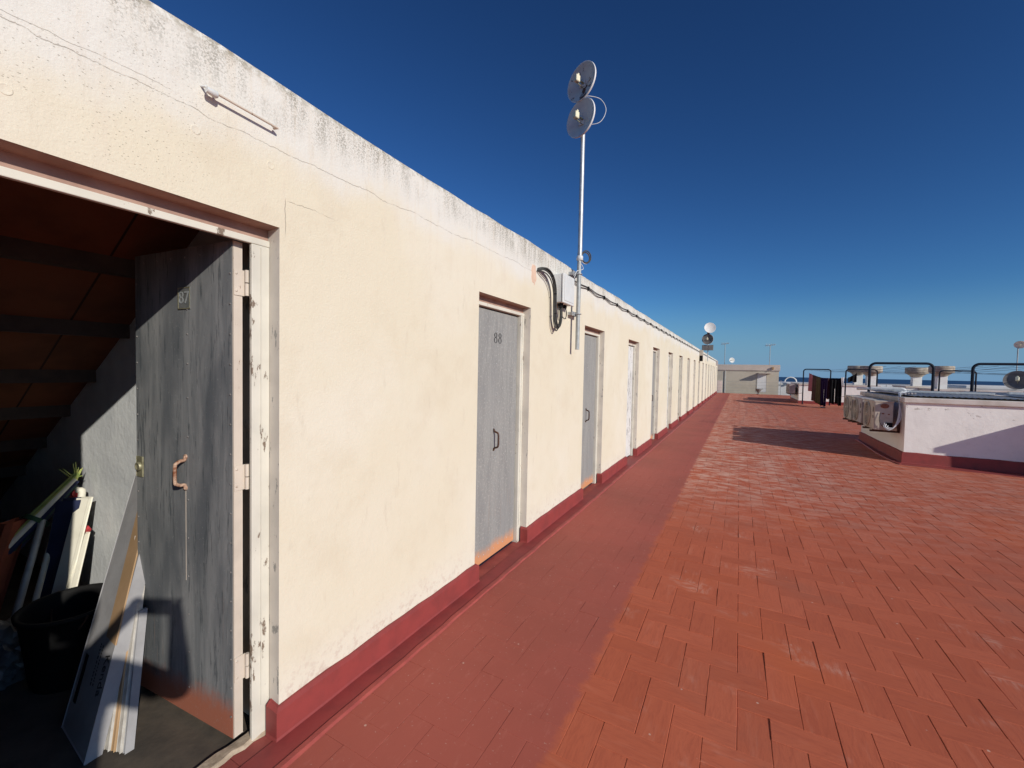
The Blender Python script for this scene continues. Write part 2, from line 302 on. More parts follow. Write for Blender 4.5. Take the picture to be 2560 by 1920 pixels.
# ---------------------------------------------------------------- mesh helpers
class MB:
    def __init__(s): s.v = []; s.f = []; s.mi = []; s.sm = []
    def add(s, vs, fs, mi=0, sm=False):
        o = len(s.v); s.v += [Vector(v) for v in vs]
        for f in fs: s.f.append([i + o for i in f]); s.mi.append(mi); s.sm.append(sm)
        return s
    def quad(s, a, b, c, d, mi=0): return s.add([a, b, c, d], [(0, 1, 2, 3)], mi)
    def box(s, x0, x1, y0, y1, z0, z1, mi=0, bev=0.0, M4=None):
        bm = bmesh.new(); bmesh.ops.create_cube(bm, size=1)
        for v in bm.verts: v.co = Vector((x0 + (v.co.x + .5) * (x1 - x0), y0 + (v.co.y + .5) * (y1 - y0), z0 + (v.co.z + .5) * (z1 - z0)))
        if bev: bmesh.ops.bevel(bm, geom=bm.edges[:], offset=bev, segments=2, affect='EDGES', profile=.5)
        if M4: bm.transform(M4)
        bm.verts.index_update(); s.add([v.co.copy() for v in bm.verts], [[v.index for v in f.verts] for f in bm.faces], mi); bm.free(); return s
    def obox(s, o, u, v, w, mi=0, bev=0.0):
        """box from corner o with edge vectors u, v, w"""
        o, u, v, w = map(Vector, (o, u, v, w))
        m4 = Matrix((u, v, w)).transposed().to_4x4(); m4.translation = o
        bm = bmesh.new(); bmesh.ops.create_cube(bm, size=1)
        for q in bm.verts: q.co += Vector((.5, .5, .5))
        bm.transform(m4)
        if bev: bmesh.ops.bevel(bm, geom=bm.edges[:], offset=bev, segments=1, affect='EDGES')
        bmesh.ops.recalc_face_normals(bm, faces=bm.faces[:])
        bm.verts.index_update(); s.add([q.co.copy() for q in bm.verts], [[q.index for q in f.verts] for f in bm.faces], mi); bm.free(); return s
    def tube(s, pts, r, n=10, mi=0, closed=False):
        pts = [Vector(p) for p in pts]; rs = r if isinstance(r, (list, tuple)) else [r] * len(pts)
        up = None; rings = []
        for i, p in enumerate(pts):
            a = pts[(i - 1) % len(pts)] if (i or closed) else p; b = pts[(i + 1) % len(pts)] if (i < len(pts) - 1 or closed) else p
            d = (b - a).normalized()
            if up is None: up = d.orthogonal().normalized()
            else:
                up = up - d * up.dot(d); up = up.normalized() if up.length > 1e-6 else d.orthogonal().normalized()
            w = d.cross(up); rings.append([p + (up * math.cos(6.28318 * k / n) + w * math.sin(6.28318 * k / n)) * rs[i] for k in range(n)])
        vs = [v for rg in rings for v in rg]; fs = []
        L = len(pts); rng = L if closed else L - 1
        for i in range(rng):
            for k in range(n):
                a = i * n + k; b = i * n + (k + 1) % n; j = ((i + 1) % L) * n
                fs.append((a, b, j + (k + 1) % n, j + k))
        s.add(vs, fs, mi, True)
        if not closed: s.add(rings[0], [tuple(range(n))[::-1]], mi); s.add(rings[-1], [tuple(range(n))], mi)
        return s
    def lathe(s, prof, c=(0, 0, 0), n=32, mi=0, M4=None, cap=True):
        vs = []; fs = []
        for r, z in prof:
            for k in range(n): vs.append(Vector((r * math.cos(6.28318 * k / n), r * math.sin(6.28318 * k / n), z)))
        for i in range(len(prof) - 1):
            for k in range(n): fs.append((i * n + k, i * n + (k + 1) % n, (i + 1) * n + (k + 1) % n, (i + 1) * n + k))
        if M4: vs = [M4 @ v for v in vs]
        vs = [v + Vector(c) for v in vs]; s.add(vs, fs, mi, True); return s
    def build(s, name, mat, parent=None, loc=None):
        me = bpy.data.meshes.new(name); off = Vector((0, 0, 0))
        if parent is not None:
            q = parent
            while q is not None: off += q.location; q = q.parent
        L = Vector(loc) - off if loc is not None else Vector((0, 0, 0))
        me.from_pydata([v - off - L for v in s.v], [], s.f)
        for k in (mat if isinstance(mat, (list, tuple)) else [mat]): me.materials.append(M[k] if isinstance(k, str) else k)
        me.polygons.foreach_set('material_index', s.mi); me.polygons.foreach_set('use_smooth', s.sm); me.update()
        o = bpy.data.objects.new(name, me); COL.objects.link(o); o.location = L
        if parent is not None: o.parent = parent
        return o
def leafmesh_add(o, mb, mat):
    """weld extra surface relief (nail heads) into an existing part mesh"""
    off = Vector((0, 0, 0)); q = o
    while q is not None: off += q.location; q = q.parent
    bm = bmesh.new(); bm.from_mesh(o.data); mi = len(o.data.materials); o.data.materials.append(M[mat]); vs = [bm.verts.new(v - off) for v in mb.v]
    for f in mb.f:
        fc = bm.faces.new([vs[i] for i in f]); fc.material_index = mi; fc.smooth = True
    bm.to_mesh(o.data); bm.free()
def tag(o, label=None, cat=None, group=None, kind=None):
    for k, v in (('label', label), ('category', cat), ('group', group), ('kind', kind)):
        if v: o[k] = v
    return o
def empty(name, loc, label=None, cat=None, group=None):
    o = bpy.data.objects.new(name, None); COL.objects.link(o); o.location = loc; o.empty_display_size = .1
    return tag(o, label, cat, group)
def copy_tree(o, parent=None, **kw):
    c = o.copy(); COL.objects.link(c); c.parent = parent
    for ch in list(o.children): copy_tree(ch, c)
    return c
def bez(pts, n=8):
    """Catmull-Rom through points"""
    P = [Vector(p) for p in pts]; P = [P[0] * 2 - P[1]] + P + [P[-1] * 2 - P[-2]]; out = []
    for i in range(1, len(P) - 2):
        for k in range(n):
            t = k / n; a, b, c, d = P[i - 1:i + 3]
            out.append(.5 * ((2 * b) + (c - a) * t + (2 * a - 5 * b + 4 * c - d) * t * t + (3 * b - a - 3 * c + d) * t ** 3))
    out.append(P[-2]); return out
def text_mesh(mb, s, size, M4, depth=.002, mi=0):
    cu = bpy.data.curves.new('t', 'FONT'); cu.body = s; cu.size = size; cu.extrude = depth; cu.align_x = 'CENTER'; cu.align_y = 'CENTER'
    o = bpy.data.objects.new('t', cu); COL.objects.link(o); bpy.context.view_layer.update()
    me = bpy.data.meshes.new_from_object(o.evaluated_get(bpy.context.evaluated_depsgraph_get()))
    mb.add([M4 @ v.co for v in me.vertices], [list(p.vertices) for p in me.polygons], mi)
    bpy.data.objects.remove(o); bpy.data.curves.remove(cu); bpy.data.meshes.remove(me)

# ================================================================ SETTING
WX = -1.60            # wall face
# herringbone terrace floor, every tile its own island
def terrace_floor():
    w = .125; gx, gy = -.336, 2.013; vs = []; fs = []; uvs = []
    rnd = random.Random(3)
    i0 = int((-1.75 - gx) / w) - 2; i1 = int((13.5 - gx) / w) + 2; j0 = int((-4.9 - gy) / w) - 2; j1 = int((38.1 - gy) / w) + 2
    for i in range(i0, i1):
        for j in range(j0, j1):
            s4 = (i + j) % 4
            if s4 == 0: a, b, hor = 2, 1, True
            elif s4 == 2: a, b, hor = 1, 2, False
            else: continue
            x0 = gx + i * w; y0 = gy + j * w; x1 = x0 + a * w; y1 = y0 + b * w
            if x0 < -1.70: x0 = -1.70
            if x1 < -1.66 or y1 > 38.15 or y0 < -5.2: continue
            if 2.85 < x0 and 10.1 < y0 < 12.6: continue
            cx = (x0 + x1) / 2; painted = cx < -.62
            g = rnd.uniform(.0003, .0007) if painted else rnd.choice((.0006, .0009, .0011, .0014, .0018))
            g2 = g if painted else rnd.choice((.0002, .0003, .0005, .0009))
            gxx, gyy = (g2, g2) if painted else ((g, g2))
            X0, X1, Y0, Y1 = x0 + gxx * rnd.uniform(.5, 1.3), x1 - gxx * rnd.uniform(.5, 1.3), y0 + gyy * rnd.uniform(.4, 1.2), y1 - gyy * rnd.uniform(.4, 1.2)
            zt = max(-.0009, min(.0009, rnd.gauss(0, .0002 if painted else .0005))); tx = rnd.gauss(0, .0006 if not painted else .0003); ty = rnd.gauss(0, .0006 if not painted else .0003)
            near = -1.5 < y0 < 14 and x0 < 7; c = .0010 if painted else .0016; o = len(vs); uo, vo = rnd.random() * 50, rnd.random() * 50
            def P(x, y, dz=0):
                vs.append((x, y, zt + tx * (x - cx) / w + ty * (y - y0) / w + dz)); uvs.append(((x + uo, y + vo) if hor else (y + uo, x + vo)))
            if near:
                for (x, y) in ((X0 + c, Y0 + c), (X1 - c, Y0 + c), (X1 - c, Y1 - c), (X0 + c, Y1 - c)): P(x, y)
                for (x, y) in ((X0, Y0), (X1, Y0), (X1, Y1), (X0, Y1)): P(x, y, -.0012 if painted else -.0018)
                for (x, y) in ((X0, Y0), (X1, Y0), (X1, Y1), (X0, Y1)): P(x, y, -.0022 if painted else -.006)
                fs.append((o, o + 1, o + 2, o + 3))
                for k in range(4):
                    fs.append((o + k, o + 4 + k, o + 4 + (k + 1) % 4, o + (k + 1) % 4)); fs.append((o + 4 + k, o + 8 + k, o + 8 + (k + 1) % 4, o + 4 + (k + 1) % 4))
            else:
                for (x, y) in ((X0, Y0), (X1, Y0), (X1, Y1), (X0, Y1)): P(x, y)
                for (x, y) in ((X0, Y0), (X1, Y0), (X1, Y1), (X0, Y1)): P(x, y, -.008)
                fs.append((o, o + 1, o + 2, o + 3))
                for k in range(4): fs.append((o + k, o + 4 + k, o + 4 + (k + 1) % 4, o + (k + 1) % 4))
    me = bpy.data.meshes.new('floor'); me.from_pydata(vs, [], fs); me.materials.append(M['tiles'])
    uvl = me.uv_layers.new(name='UVMap'); li = [0] * len(me.loops); me.loops.foreach_get('vertex_index', li)
    flat = [c for k in li for c in uvs[k]]; uvl.data.foreach_set('uv', flat)
    o = bpy.data.objects.new('floor', me); COL.objects.link(o); tag(o, kind='structure')
    o['label'] = 'terracotta herringbone roof terrace with a red painted strip along the wall'
terrace_floor()
M['grout'] = simple('dark_joint_mortar', (.07, .025, .018), (.40, .20, .14), 14, .95)
b = MB(); b.box(-1.70, 24, -14, 38.2, -1.2, -.0052)
tag(b.build('roof_slab', 'grout'), 'roof deck slab carrying the terrace tiles', None, None, 'structure')
b = MB(); b.box(13.6, 24, -14, 38.15, -.0035, .0); b.box(-1.70, 13.6, -14, -5.2, -.0035, .0)
tag(b.build('outer_terrace', 'tiles'), 'plain continuation of the red terrace floor', None, None, 'structure')
# sea and land
b = MB(); n = 96; Rr_ = 10160
b.add([(Rr_ * math.cos(6.28318 * k / n), Rr_ * math.sin(6.28318 * k / n), -30) for k in range(n)], [tuple(range(n))])
tag(b.build('sea', 'sea'), 'deep blue sea reaching the horizon', None, None, 'structure')
b = MB(); b.box(-400, 300, -300, 190, -29.5, -14)
tag(b.build('ground', 'ground'), 'dry coastal ground below the roofs', None, None, 'structure')

# ================================================================ STORAGE ROW
DOORS = [(-2.02 + 2.225 * 0, -1.185)] + [(r - (.82 if k else .85), r) for k, r in enumerate([1.04, 3.30, 5.565, 7.775, 9.985, 12.15, 14.35, 16.6, 18.85] + [18.85 + 2.22 * i for i in range(1, 9)])]
LZ = 2.037; TOPZ = 2.60; YS, YE = -6.0, 38.0; FX = -1.66; REV = .0
row = empty('storage_building', (WX, 1.04, 0), 'long cream plastered row of rooftop storage rooms with a red skirting', 'building')
def wall_mesh():
    b = MB(); ed = [YS] + [v for d in DOORS for v in d] + [YE]
    for i in range(0, len(ed), 2):      # piers
        y0, y1 = ed[i], ed[i + 1]; b.quad((WX, y0, -.01), (WX, y1, -.01), (WX, y1, LZ), (WX, y0, LZ))
    rnd = random.Random(11)
    # band over the doors, broken at each jamb so vertices match, with a slightly uneven rounded top edge
    ys = sorted(set([round(v, 4) for v in ed] + [round(YS + .22 * k, 4) for k in range(int((YE - YS) / .22) + 1)]))
    prof = []
    for y in ys:
        a = rnd.uniform(-.004, .004); c = rnd.uniform(-.003, .003)
        if y < 8: a += .006 * math.sin(y * 2.3)
        prof.append([(WX, y, LZ), (WX, y, TOPZ - .035 + a), (WX - .008 - c, y, TOPZ - .012 + a), (WX - .03, y, TOPZ + a), (WX - .28, y, TOPZ + .01), (WX - .28, y, LZ)])
    for p, q in zip(prof, prof[1:]):
        for k in range(5): b.quad(p[k], q[k], q[k + 1], p[k + 1])
    b.quad((WX, YE, -.01), (WX - .28, YE, -.01), (WX - .28, YE, LZ), (WX, YE, LZ)); b.add(prof[-1], [tuple(range(6))])
    b.quad((WX, YS, -.01), (WX - .28, YS, -.01), (WX - .28, YS, LZ), (WX, YS, LZ)); b.add(prof[0], [tuple(range(6))[::-1]])
    for i in range(0, len(ed), 2):      # inner faces of the piers
        y0, y1 = ed[i], ed[i + 1]; b.quad((WX - .25, y0 + REV, -.01), (WX - .25, y1 - REV, -.01), (WX - .25, y1 - REV, LZ), (WX - .25, y0 + REV, LZ))
    return b
w_o = wall_mesh().build('wall', 'wall', row)
for (L, Rt) in DOORS:
    b = MB(); b2 = MB()
    b.quad((WX, Rt, -.01), (WX - .25, Rt + REV, -.01), (WX - .25, Rt + REV, LZ), (WX, Rt, LZ))       # reveal facing the camera
    b.quad((WX, L, -.01), (WX, L, LZ), (WX - .25, L - REV, LZ), (WX - .25, L - REV, -.01))
    b2.quad((WX, L, LZ - .0), (WX, Rt, LZ - .0), (WX - .25, Rt + REV, LZ - .012), (WX - .25, L - REV, LZ - .012))
    b.build('door_reveal', 'reveal', row); b2.build('soffit', 'soffit', row)
# skirting round every pier, wrapping into the openings
def skirting():
    b = MB(); rnd = random.Random(5); ed = [YS] + [v for d in DOORS for v in d] + [YE]
    T = .024
    for i in range(0, len(ed), 2):
        y0, y1 = ed[i], ed[i + 1]; path = []
        if i: path += [(FX + .004, y0 + .03), (FX + .008, y0 - T * .4), (FX + .014, y0 - T), (WX + T, y0 - T)]
        n = max(1, int((y1 - y0) / .12)); n = min(n, 40)
        a0 = y0 - (T if i else 0); a1 = y1 + (T if i < len(ed) - 2 else 0)
        for k in range(1, n): path.append((WX + T + rnd.uniform(-.0015, .0015), a0 + (a1 - a0) * k / n))
        if i < len(ed) - 2: path += [(WX + T, y1 + T), (FX + .014, y1 + T), (FX + .008, y1 + T * .4), (FX + .004, y1 - .03)]
        else: path += [(WX + T, y1)]
        prev = None
        for (x, y) in path:
            h = .130 + rnd.uniform(-.004, .005)
            ins = WX - .004 if x > -1.6 else x - .003
            yi = y
            if x <= -1.6 or abs(y - a0) < 1e-6 or abs(y - a1) < 1e-6:
                yi = y + (.03 if y < (y0 + y1) / 2 else -.03); 
            cur = [(x + .012, y - (.010 if y < (y0 + y1) / 2 and (x <= -1.6 or abs(y - a0) < 1e-6) else (-.010 if (x <= -1.6 or abs(y - a1) < 1e-6) else 0)), -.01),
                   (x, y, .012), (x, y, h - .012), ((x + ins) / 2, (y + yi) / 2, h), (ins - .002, yi, h + .001)]
            if prev:
                for k in range(4): b.quad(prev[k], cur[k], cur[k + 1], prev[k + 1])
            prev = cur
    return b
skirting().build('skirting', 'red', row)
# membrane upstand lap: thin sheet with a raised irregular edge
b = MB(); rnd = random.Random(9); prev = None; y = -2.0
while y < 38.0:
    e = rnd.uniform(-.004, .004) + .004 * math.sin(y * 1.7)
    cur = [(-1.59, y, .0035), (-1.485 + e, y, .0035), (-1.478 + e, y, .009), (-1.455 + e * .5, y, .0085), (-1.446 + e, y, .0), ]
    if prev:
        for k in range(4): b.quad(prev[k], cur[k], cur[k + 1], prev[k + 1], 1 if k in (1, 2, 3) else 0)
    prev = cur; y += .11 if y < 10 else .5
lap = b.build('membrane_lap', ['red', 'ridge']); tag(lap, 'raised red waterproofing lap running along the foot of the wall', 'membrane')

# ---- doors
def door_frame(L, Rt, par, low=.0):
    b = MB(); z1 = LZ - .001
    dp = .09 if low == 0 else .016
    for (a0, a1) in ((L + .0015, L + .072), (Rt - (.072 if low else .060), Rt - .0015)):
        b.box(FX - dp, FX, a0, a1, low, z1 - .071, bev=.003)
    b.box(FX - dp, FX + .0015, L + .0015, Rt - .0015, z1 - .071, z1 - .046, bev=.003)
    g = MB(); g.box(FX - .09, FX - .012, L + .0015, Rt - .0015, z1 - .0455, z1 - .0005); g.build('lintel_recess', 'soffit', par)
    # rebate bead
    b.box(FX - .002, FX + .004, Rt - .038, Rt - .034, low + .15, z1 - .08)
    return b.build('door_frame', 'frame', par)
def pull_handle(c, n, up, h=.125, out=.045, r=.007):
    """grip line for a bow handle: centre c, outward n"""
    c, n, up = Vector(c), Vector(n), Vector(up)
    return bez([c + up * (h / 2 + .016), c + up * (h / 2 + .016) + n * .004, c + up * (h / 2) + n * .012, c + up * (h / 2 - .014) + n * out, c + n * (out + .004), c - up * (h / 2 - .014) + n * out, c - up * (h / 2) + n * .012, c - up * (h / 2 + .016) + n * .004, c - up * (h / 2 + .016)], 5)
def hinge(b, x, y, z, h=.10):
    b.tube([(x, y, z - h / 2), (x, y, z - .002)], .0075, 10); b.tube([(x, y, z + .002), (x, y, z + h / 2)], .0075, 10)
def closed_door(k, mat):
    L, Rt = DOORS[k]; y0, y1 = L + .068, Rt - .068; xf = FX - .03
    fr = door_frame(L, Rt, row, 0.0)
    b = MB(); b.box(xf - .035, xf, y0, y1, .022, LZ - .084, bev=.002)
    leaf = b.build('door', mat, row, (xf, (y0 + y1) / 2, 0))
    # re-centre object so object coordinates start at the foot of the door
    if mat == 'steel':
        yc = (y0 + y1) / 2; n = MB()
        for q in range(9):
            n.lathe([(.0045, 0), (.0045, .0015), (.002, .003), (0, .0032)], (0, 0, 0), 8, 0, Matrix.Translation((xf, y0 + .05 + q * (y1 - y0 - .1) / 8, .075 + .012 * (q % 2))) @ Matrix.Rotation(math.pi / 2, 4, 'Y'))
        for zz in (.3, .55, .8, 1.3, 1.55, 1.8):
            n.lathe([(.004, 0), (.004, .001), (.0015, .0025), (0, .0028)], (0, 0, 0), 8, 0, Matrix.Translation((xf, yc + .0, zz)) @ Matrix.Rotation(math.pi / 2, 4, 'Y'))
        leafmesh_add(leaf, n, 'galv')
        h = MB(); h.tube(pull_handle((xf, yc - .03, .95), (1, 0, 0), (0, 0, 1), .13, .042), .0075, 8); h.build('handle', 'hblack', leaf)
    return leaf
def painted_number(leaf, s, c, size):
    b = MB(); m4 = Matrix.Translation(c) @ Matrix(((0, 0, 1, 0), (1, 0, 0, 0), (0, 1, 0, 0), (0, 0, 0, 1)))
    # serif figures: two stacked rings plus a heavier waist
    for ch, dx in zip(s, (-.5, .5)):
        ox = dx * size * .78
        for (cy, rx, ry) in ((size * .24, size * .20, size * .21), (-size * .22, size * .235, size * .26)):
            pts = 28; vs = []; fs = []
            for i in range(pts):
                a = 6.28318 * i / pts; wd = size * (.05 + .10 * abs(math.cos(a)))
                vs += [m4 @ Vector((ox + (rx + wd * .5) * math.cos(a), cy + (ry + size * .02) * math.sin(a), .0012)), m4 @ Vector((ox + (rx - wd * .5) * math.cos(a), cy + (ry - size * .035) * math.sin(a), .0012))]
            for i in range(pts): j = (i + 1) % pts; fs.append((2 * i, 2 * j, 2 * j + 1, 2 * i + 1))
            b.add(vs, fs)
    b.build('door_number', 'digit', leaf)
leaf88 = closed_door(2, 'steel'); L, Rt = DOORS[2]
painted_number(leaf88, '88', (FX - .03, 2.90, 1.75), .085)
leaf88['label'] = 'galvanised door with painted number 88 and rusty orange foot'
lf = closed_door(3, 'steel'); lf['label'] = 'galvanised sheet door next after door 88'
lf = closed_door(4, 'whitedoor'); lf['label'] = 'white door with dark flaking paint'
for k in range(5, len(DOORS)): closed_door(k, 'steel' if k % 3 else 'whitedoor')
closed_door(0, 'steel')
# ---- the open door
L, Rt = DOORS[1]
door_frame(L, Rt, row, -.02)
H0 = Vector((-1.700, .920, .035)); E1 = Vector((-2.368, .873, .035)); du = (E1 - H0); du.z = 0; Wd = du.length; du.normalize()
dn = Vector((du.y, -du.x, 0));  dn = -dn if dn.y > 0 else dn      # outward face normal, towards -Y
b = MB(); LH = 1.932; th = .036
b.obox(H0 - dn * .002, du * Wd, -dn * (th - .002), (0, 0, LH), 0, .0015)
od = b.build('door', 'leafedge', row, H0); od['label'] = 'open weathered grey sheet metal door swung into the dark room'
b = MB(); b.obox(H0 + du * .002, du * (Wd - .003), dn * .0012, (0, 0, LH)); 
clad = b.build('sheet_cladding', 'steel_dark', od)
def onleaf(u, z, o=0.0): return H0 + du * u + Vector((0, 0, z - .035)) + dn * (o + .0014)
n = MB()
def stud(u, z, r=.0042):
    q = onleaf(u, z); ax = dn.to_track_quat('Z', 'Y').to_matrix().to_4x4(); n.lathe([(r, 0), (r, .001), (r * .5, .0028), (0, .003)], (0, 0, 0), 8, 0, Matrix.Translation(q) @ ax)
for z in [.12 + .115 * k for k in range(16)]:
    stud(.012, z); stud(Wd - .012, z)
for z in (.15, .3, .46, .62, .78, .94, 1.2, 1.36, 1.5, 1.62, 1.72): stud(.285, z)
for u in (.05, .1, .2, .3, .4, .5, .6): stud(u, 1.93)
leafmesh_add(clad, n, 'greydark')
h = MB(); hc = onleaf(.30, 1.052)
uz = Vector((0, 0, 1)); P_ = [hc + uz * .068 + dn * .002, hc + uz * .052 + dn * .005, hc + uz * .050 + dn * .020, hc + uz * .043 + dn * .034, hc + uz * .032 + dn * .040, hc - uz * .032 + dn * .040, hc - uz * .043 + dn * .034, hc - uz * .050 + dn * .020, hc - uz * .052 + dn * .005, hc - uz * .068 + dn * .002]
h.tube(bez(P_, 4), .0068, 10)
ax = dn.to_track_quat('Z', 'Y').to_matrix().to_4x4()
for dz in (.064, -.064): h.lathe([(.011, -.001), (.011, .004), (.007, .006), (0, .0062)], (0, 0, 0), 12, 0, Matrix.Translation(hc + Vector((0, 0, dz))) @ ax)
h.build('handle', 'rusty', od)
h = MB(); h.obox(onleaf(.2995, .60), du * .0035, dn * .0006, (0, 0, .375)); h.obox(onleaf(.2985, .80), du * .006, dn * .0004, (0, 0, .175)); h.build('rust_streak', 'leafedge', od)
h = MB(); c0 = onleaf(Wd - .055, .995); h.obox(c0, du * .048, dn * .004, (0, 0, .088), 0, .0012)
h.lathe([(.019, 0), (.019, .009), (.013, .011), (.013, .007), (.004, .007), (0, .007)], (0, 0, 0), 18, 0, Matrix.Translation(c0 + du * .024 + dn * .004 + Vector((0, 0, .045))) @ ax)
h.build('lock', 'brass', od)
h = MB(); c0 = onleaf(.262, 1.722); h.obox(c0, du * .082, dn * .0022, (0, 0, .088), 0, .0008)
pl = h.build('number_plate', 'plate', od)
h = MB(); fm = MB()
for (o_, a_, b_) in ((c0 + dn * .0022, du * .082, Vector((0, 0, .004))), (c0 + dn * .0022 + Vector((0, 0, .084)), du * .082, Vector((0, 0, .004))), (c0 + dn * .0022, du * .004, Vector((0, 0, .088))), (c0 + dn * .0022 + du * .078, du * .004, Vector((0, 0, .088)))):
    fm.obox(o_, a_, dn * .0015, b_)
fm.build('plate_border', 'brass', pl)
xr = -du; m4 = Matrix((xr, Vector((0, 0, 1)), dn)).transposed().to_4x4(); m4.translation = c0 + du * .041 + Vector((0, 0, .044)) + dn * .0034
text_mesh(h, '87', .070, m4, .0006); h.build('door_number', 'greytube', pl)
for z in (.305, 1.062, 1.815):
    h = MB()
    hinge(h, -1.688, .966, z, .098); h.box(-1.6998, -1.6978, .924, .964, z - .05, z + .048)
    for dz in (-.033, .033): h.lathe([(.005, 0), (.005, .0012), (.002, .0022), (0, .0024)], (0, 0, 0), 8, 0, Matrix.Translation((-1.6978, .932, z + dz)) @ Matrix.Rotation(math.pi / 2, 4, 'Y'))
    h.build('hinge', 'leafedge', od)
# bare mortar threshold under the open door
b = MB(); rnd = random.Random(21); prev = None
for k in range(26):
    y = .18 + k * .036; a = rnd.uniform(-.010, .010)
    cur = [(-1.655 + a, y, .0005), (-1.668 + a, y, .010 + rnd.uniform(-.002, .003)), (-1.715 + rnd.uniform(-.008, .008), y, .012), (-1.735 + rnd.uniform(-.012, .012), y, -.03)]
    if prev:
        for q in range(3): b.quad(prev[q], cur[q], cur[q + 1], prev[q + 1])
    prev = cur
b.build('threshold', 'lip', row)
# ---- the room behind the open door
def cz(x): return 1.685 + .573 * (x + 3.027)
RY0, RY1 = -1.05, 1.075
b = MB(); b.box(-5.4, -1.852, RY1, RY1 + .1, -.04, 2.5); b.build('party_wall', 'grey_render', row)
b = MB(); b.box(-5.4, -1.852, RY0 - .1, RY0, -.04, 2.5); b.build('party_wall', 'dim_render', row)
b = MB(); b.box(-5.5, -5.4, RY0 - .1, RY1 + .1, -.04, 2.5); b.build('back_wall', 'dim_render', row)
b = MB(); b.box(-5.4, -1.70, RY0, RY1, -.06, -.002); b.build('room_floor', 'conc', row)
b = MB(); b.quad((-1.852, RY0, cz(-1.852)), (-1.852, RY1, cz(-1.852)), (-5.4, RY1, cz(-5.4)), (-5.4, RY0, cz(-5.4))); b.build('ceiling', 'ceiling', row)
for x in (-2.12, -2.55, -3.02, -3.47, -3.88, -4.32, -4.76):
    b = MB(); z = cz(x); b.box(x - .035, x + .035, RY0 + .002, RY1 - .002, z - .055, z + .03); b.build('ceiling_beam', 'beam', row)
b = MB()   # roof covering of the whole row
b.add([(-1.88, YS, 2.52), (-1.88, YE, 2.52), (-6.2, YE, .25), (-6.2, YS, .25), (-1.88, YS, 2.60), (-1.88, YE, 2.60), (-6.2, YE, .33), (-6.2, YS, .33)], [(3, 2, 1, 0), (4, 5, 6, 7), (0, 1, 5, 4), (2, 3, 7, 6), (1, 2, 6, 5), (3, 0, 4, 7)])
b.build('roof', 'townroof', row)
b = MB(); b.add([(-1.88, YE, -.01), (-6.2, YE, -.01), (-6.2, YE, .25), (-1.88, YE, 2.52)], [(0, 1, 2, 3)]); b.build('gable_wall', 'wall', row)
# filled round patches in the plaster and the cable hole patch
for (y, z, r) in ((.752, 2.268, .015), (1.005, 2.262, .015), (.34, 2.16, .014)):
    b = MB(); b.lathe([(r, -.0005), (r * .96, .0012), (r * .80, .0003), (0, .0003)], (0, 0, 0), 26, 0, Matrix.Translation((WX, y, z)) @ Matrix.Rotation(math.pi / 2, 4, 'Y'))
    b.build('plaster_patch', 'wall', row)
b = MB()
M['patch'] = simple('pink_filler', (.70, .50, .38), (.62, .44, .33), 20, .9, 0, .5, 50)
rnd = random.Random(4); vs = [Vector((WX + .003, 3.345 + (.045 + rnd.uniform(-.01, .01)) * math.cos(a / 20 * 6.283), 2.335 + (.085 + rnd.uniform(-.015, .015)) * math.sin(a / 20 * 6.283))) for a in range(20)]
vs2 = [Vector((WX - .001, v.y + (v.y - 3.345) * .1, v.z + (v.z - 2.335) * .06)) for v in vs]
b.add(vs + vs2, [tuple(range(20))] + [(k, 20 + k, 20 + (k + 1) % 20, (k + 1) % 20) for k in range(20)])
b.build('cable_patch', 'patch', row)

# ================================================================ THINGS ON THE WALL
# tube lamp bracket above the open door
br = empty('wall_rod', (WX, .88, 2.40), 'short rusty white rod fixed to the plaster above the open doorway', 'rod')
b = MB(); b.tube([(WX + .028, .800, 2.405), (WX + .028, 1.015, 2.398)], .0045, 10); b.tube([(WX + .012, 1.008, 2.398), (WX + .028, 1.012, 2.398)], .005, 8); b.build('rod', 'leafedge', br)
b = MB(); b.tube([(WX + .028, .770, 2.401), (WX + .028, .800, 2.399), (WX + .03, .806, 2.398)], [.010, .012, .006], 10); b.tube([(WX - .002, .768, 2.418), (WX + .02, .772, 2.413), (WX + .028, .782, 2.402)], .004, 8); b.tube([(WX - .002, .80, 2.41), (WX + .028, .80, 2.404)], .0035, 8); b.build('holder', 'boxw', br)
b = MB(); b.tube([(WX - .002, 1.012, 2.415), (WX + .004, 1.012, 2.414)], .006, 10); b.build('screw', 'boxw', br)

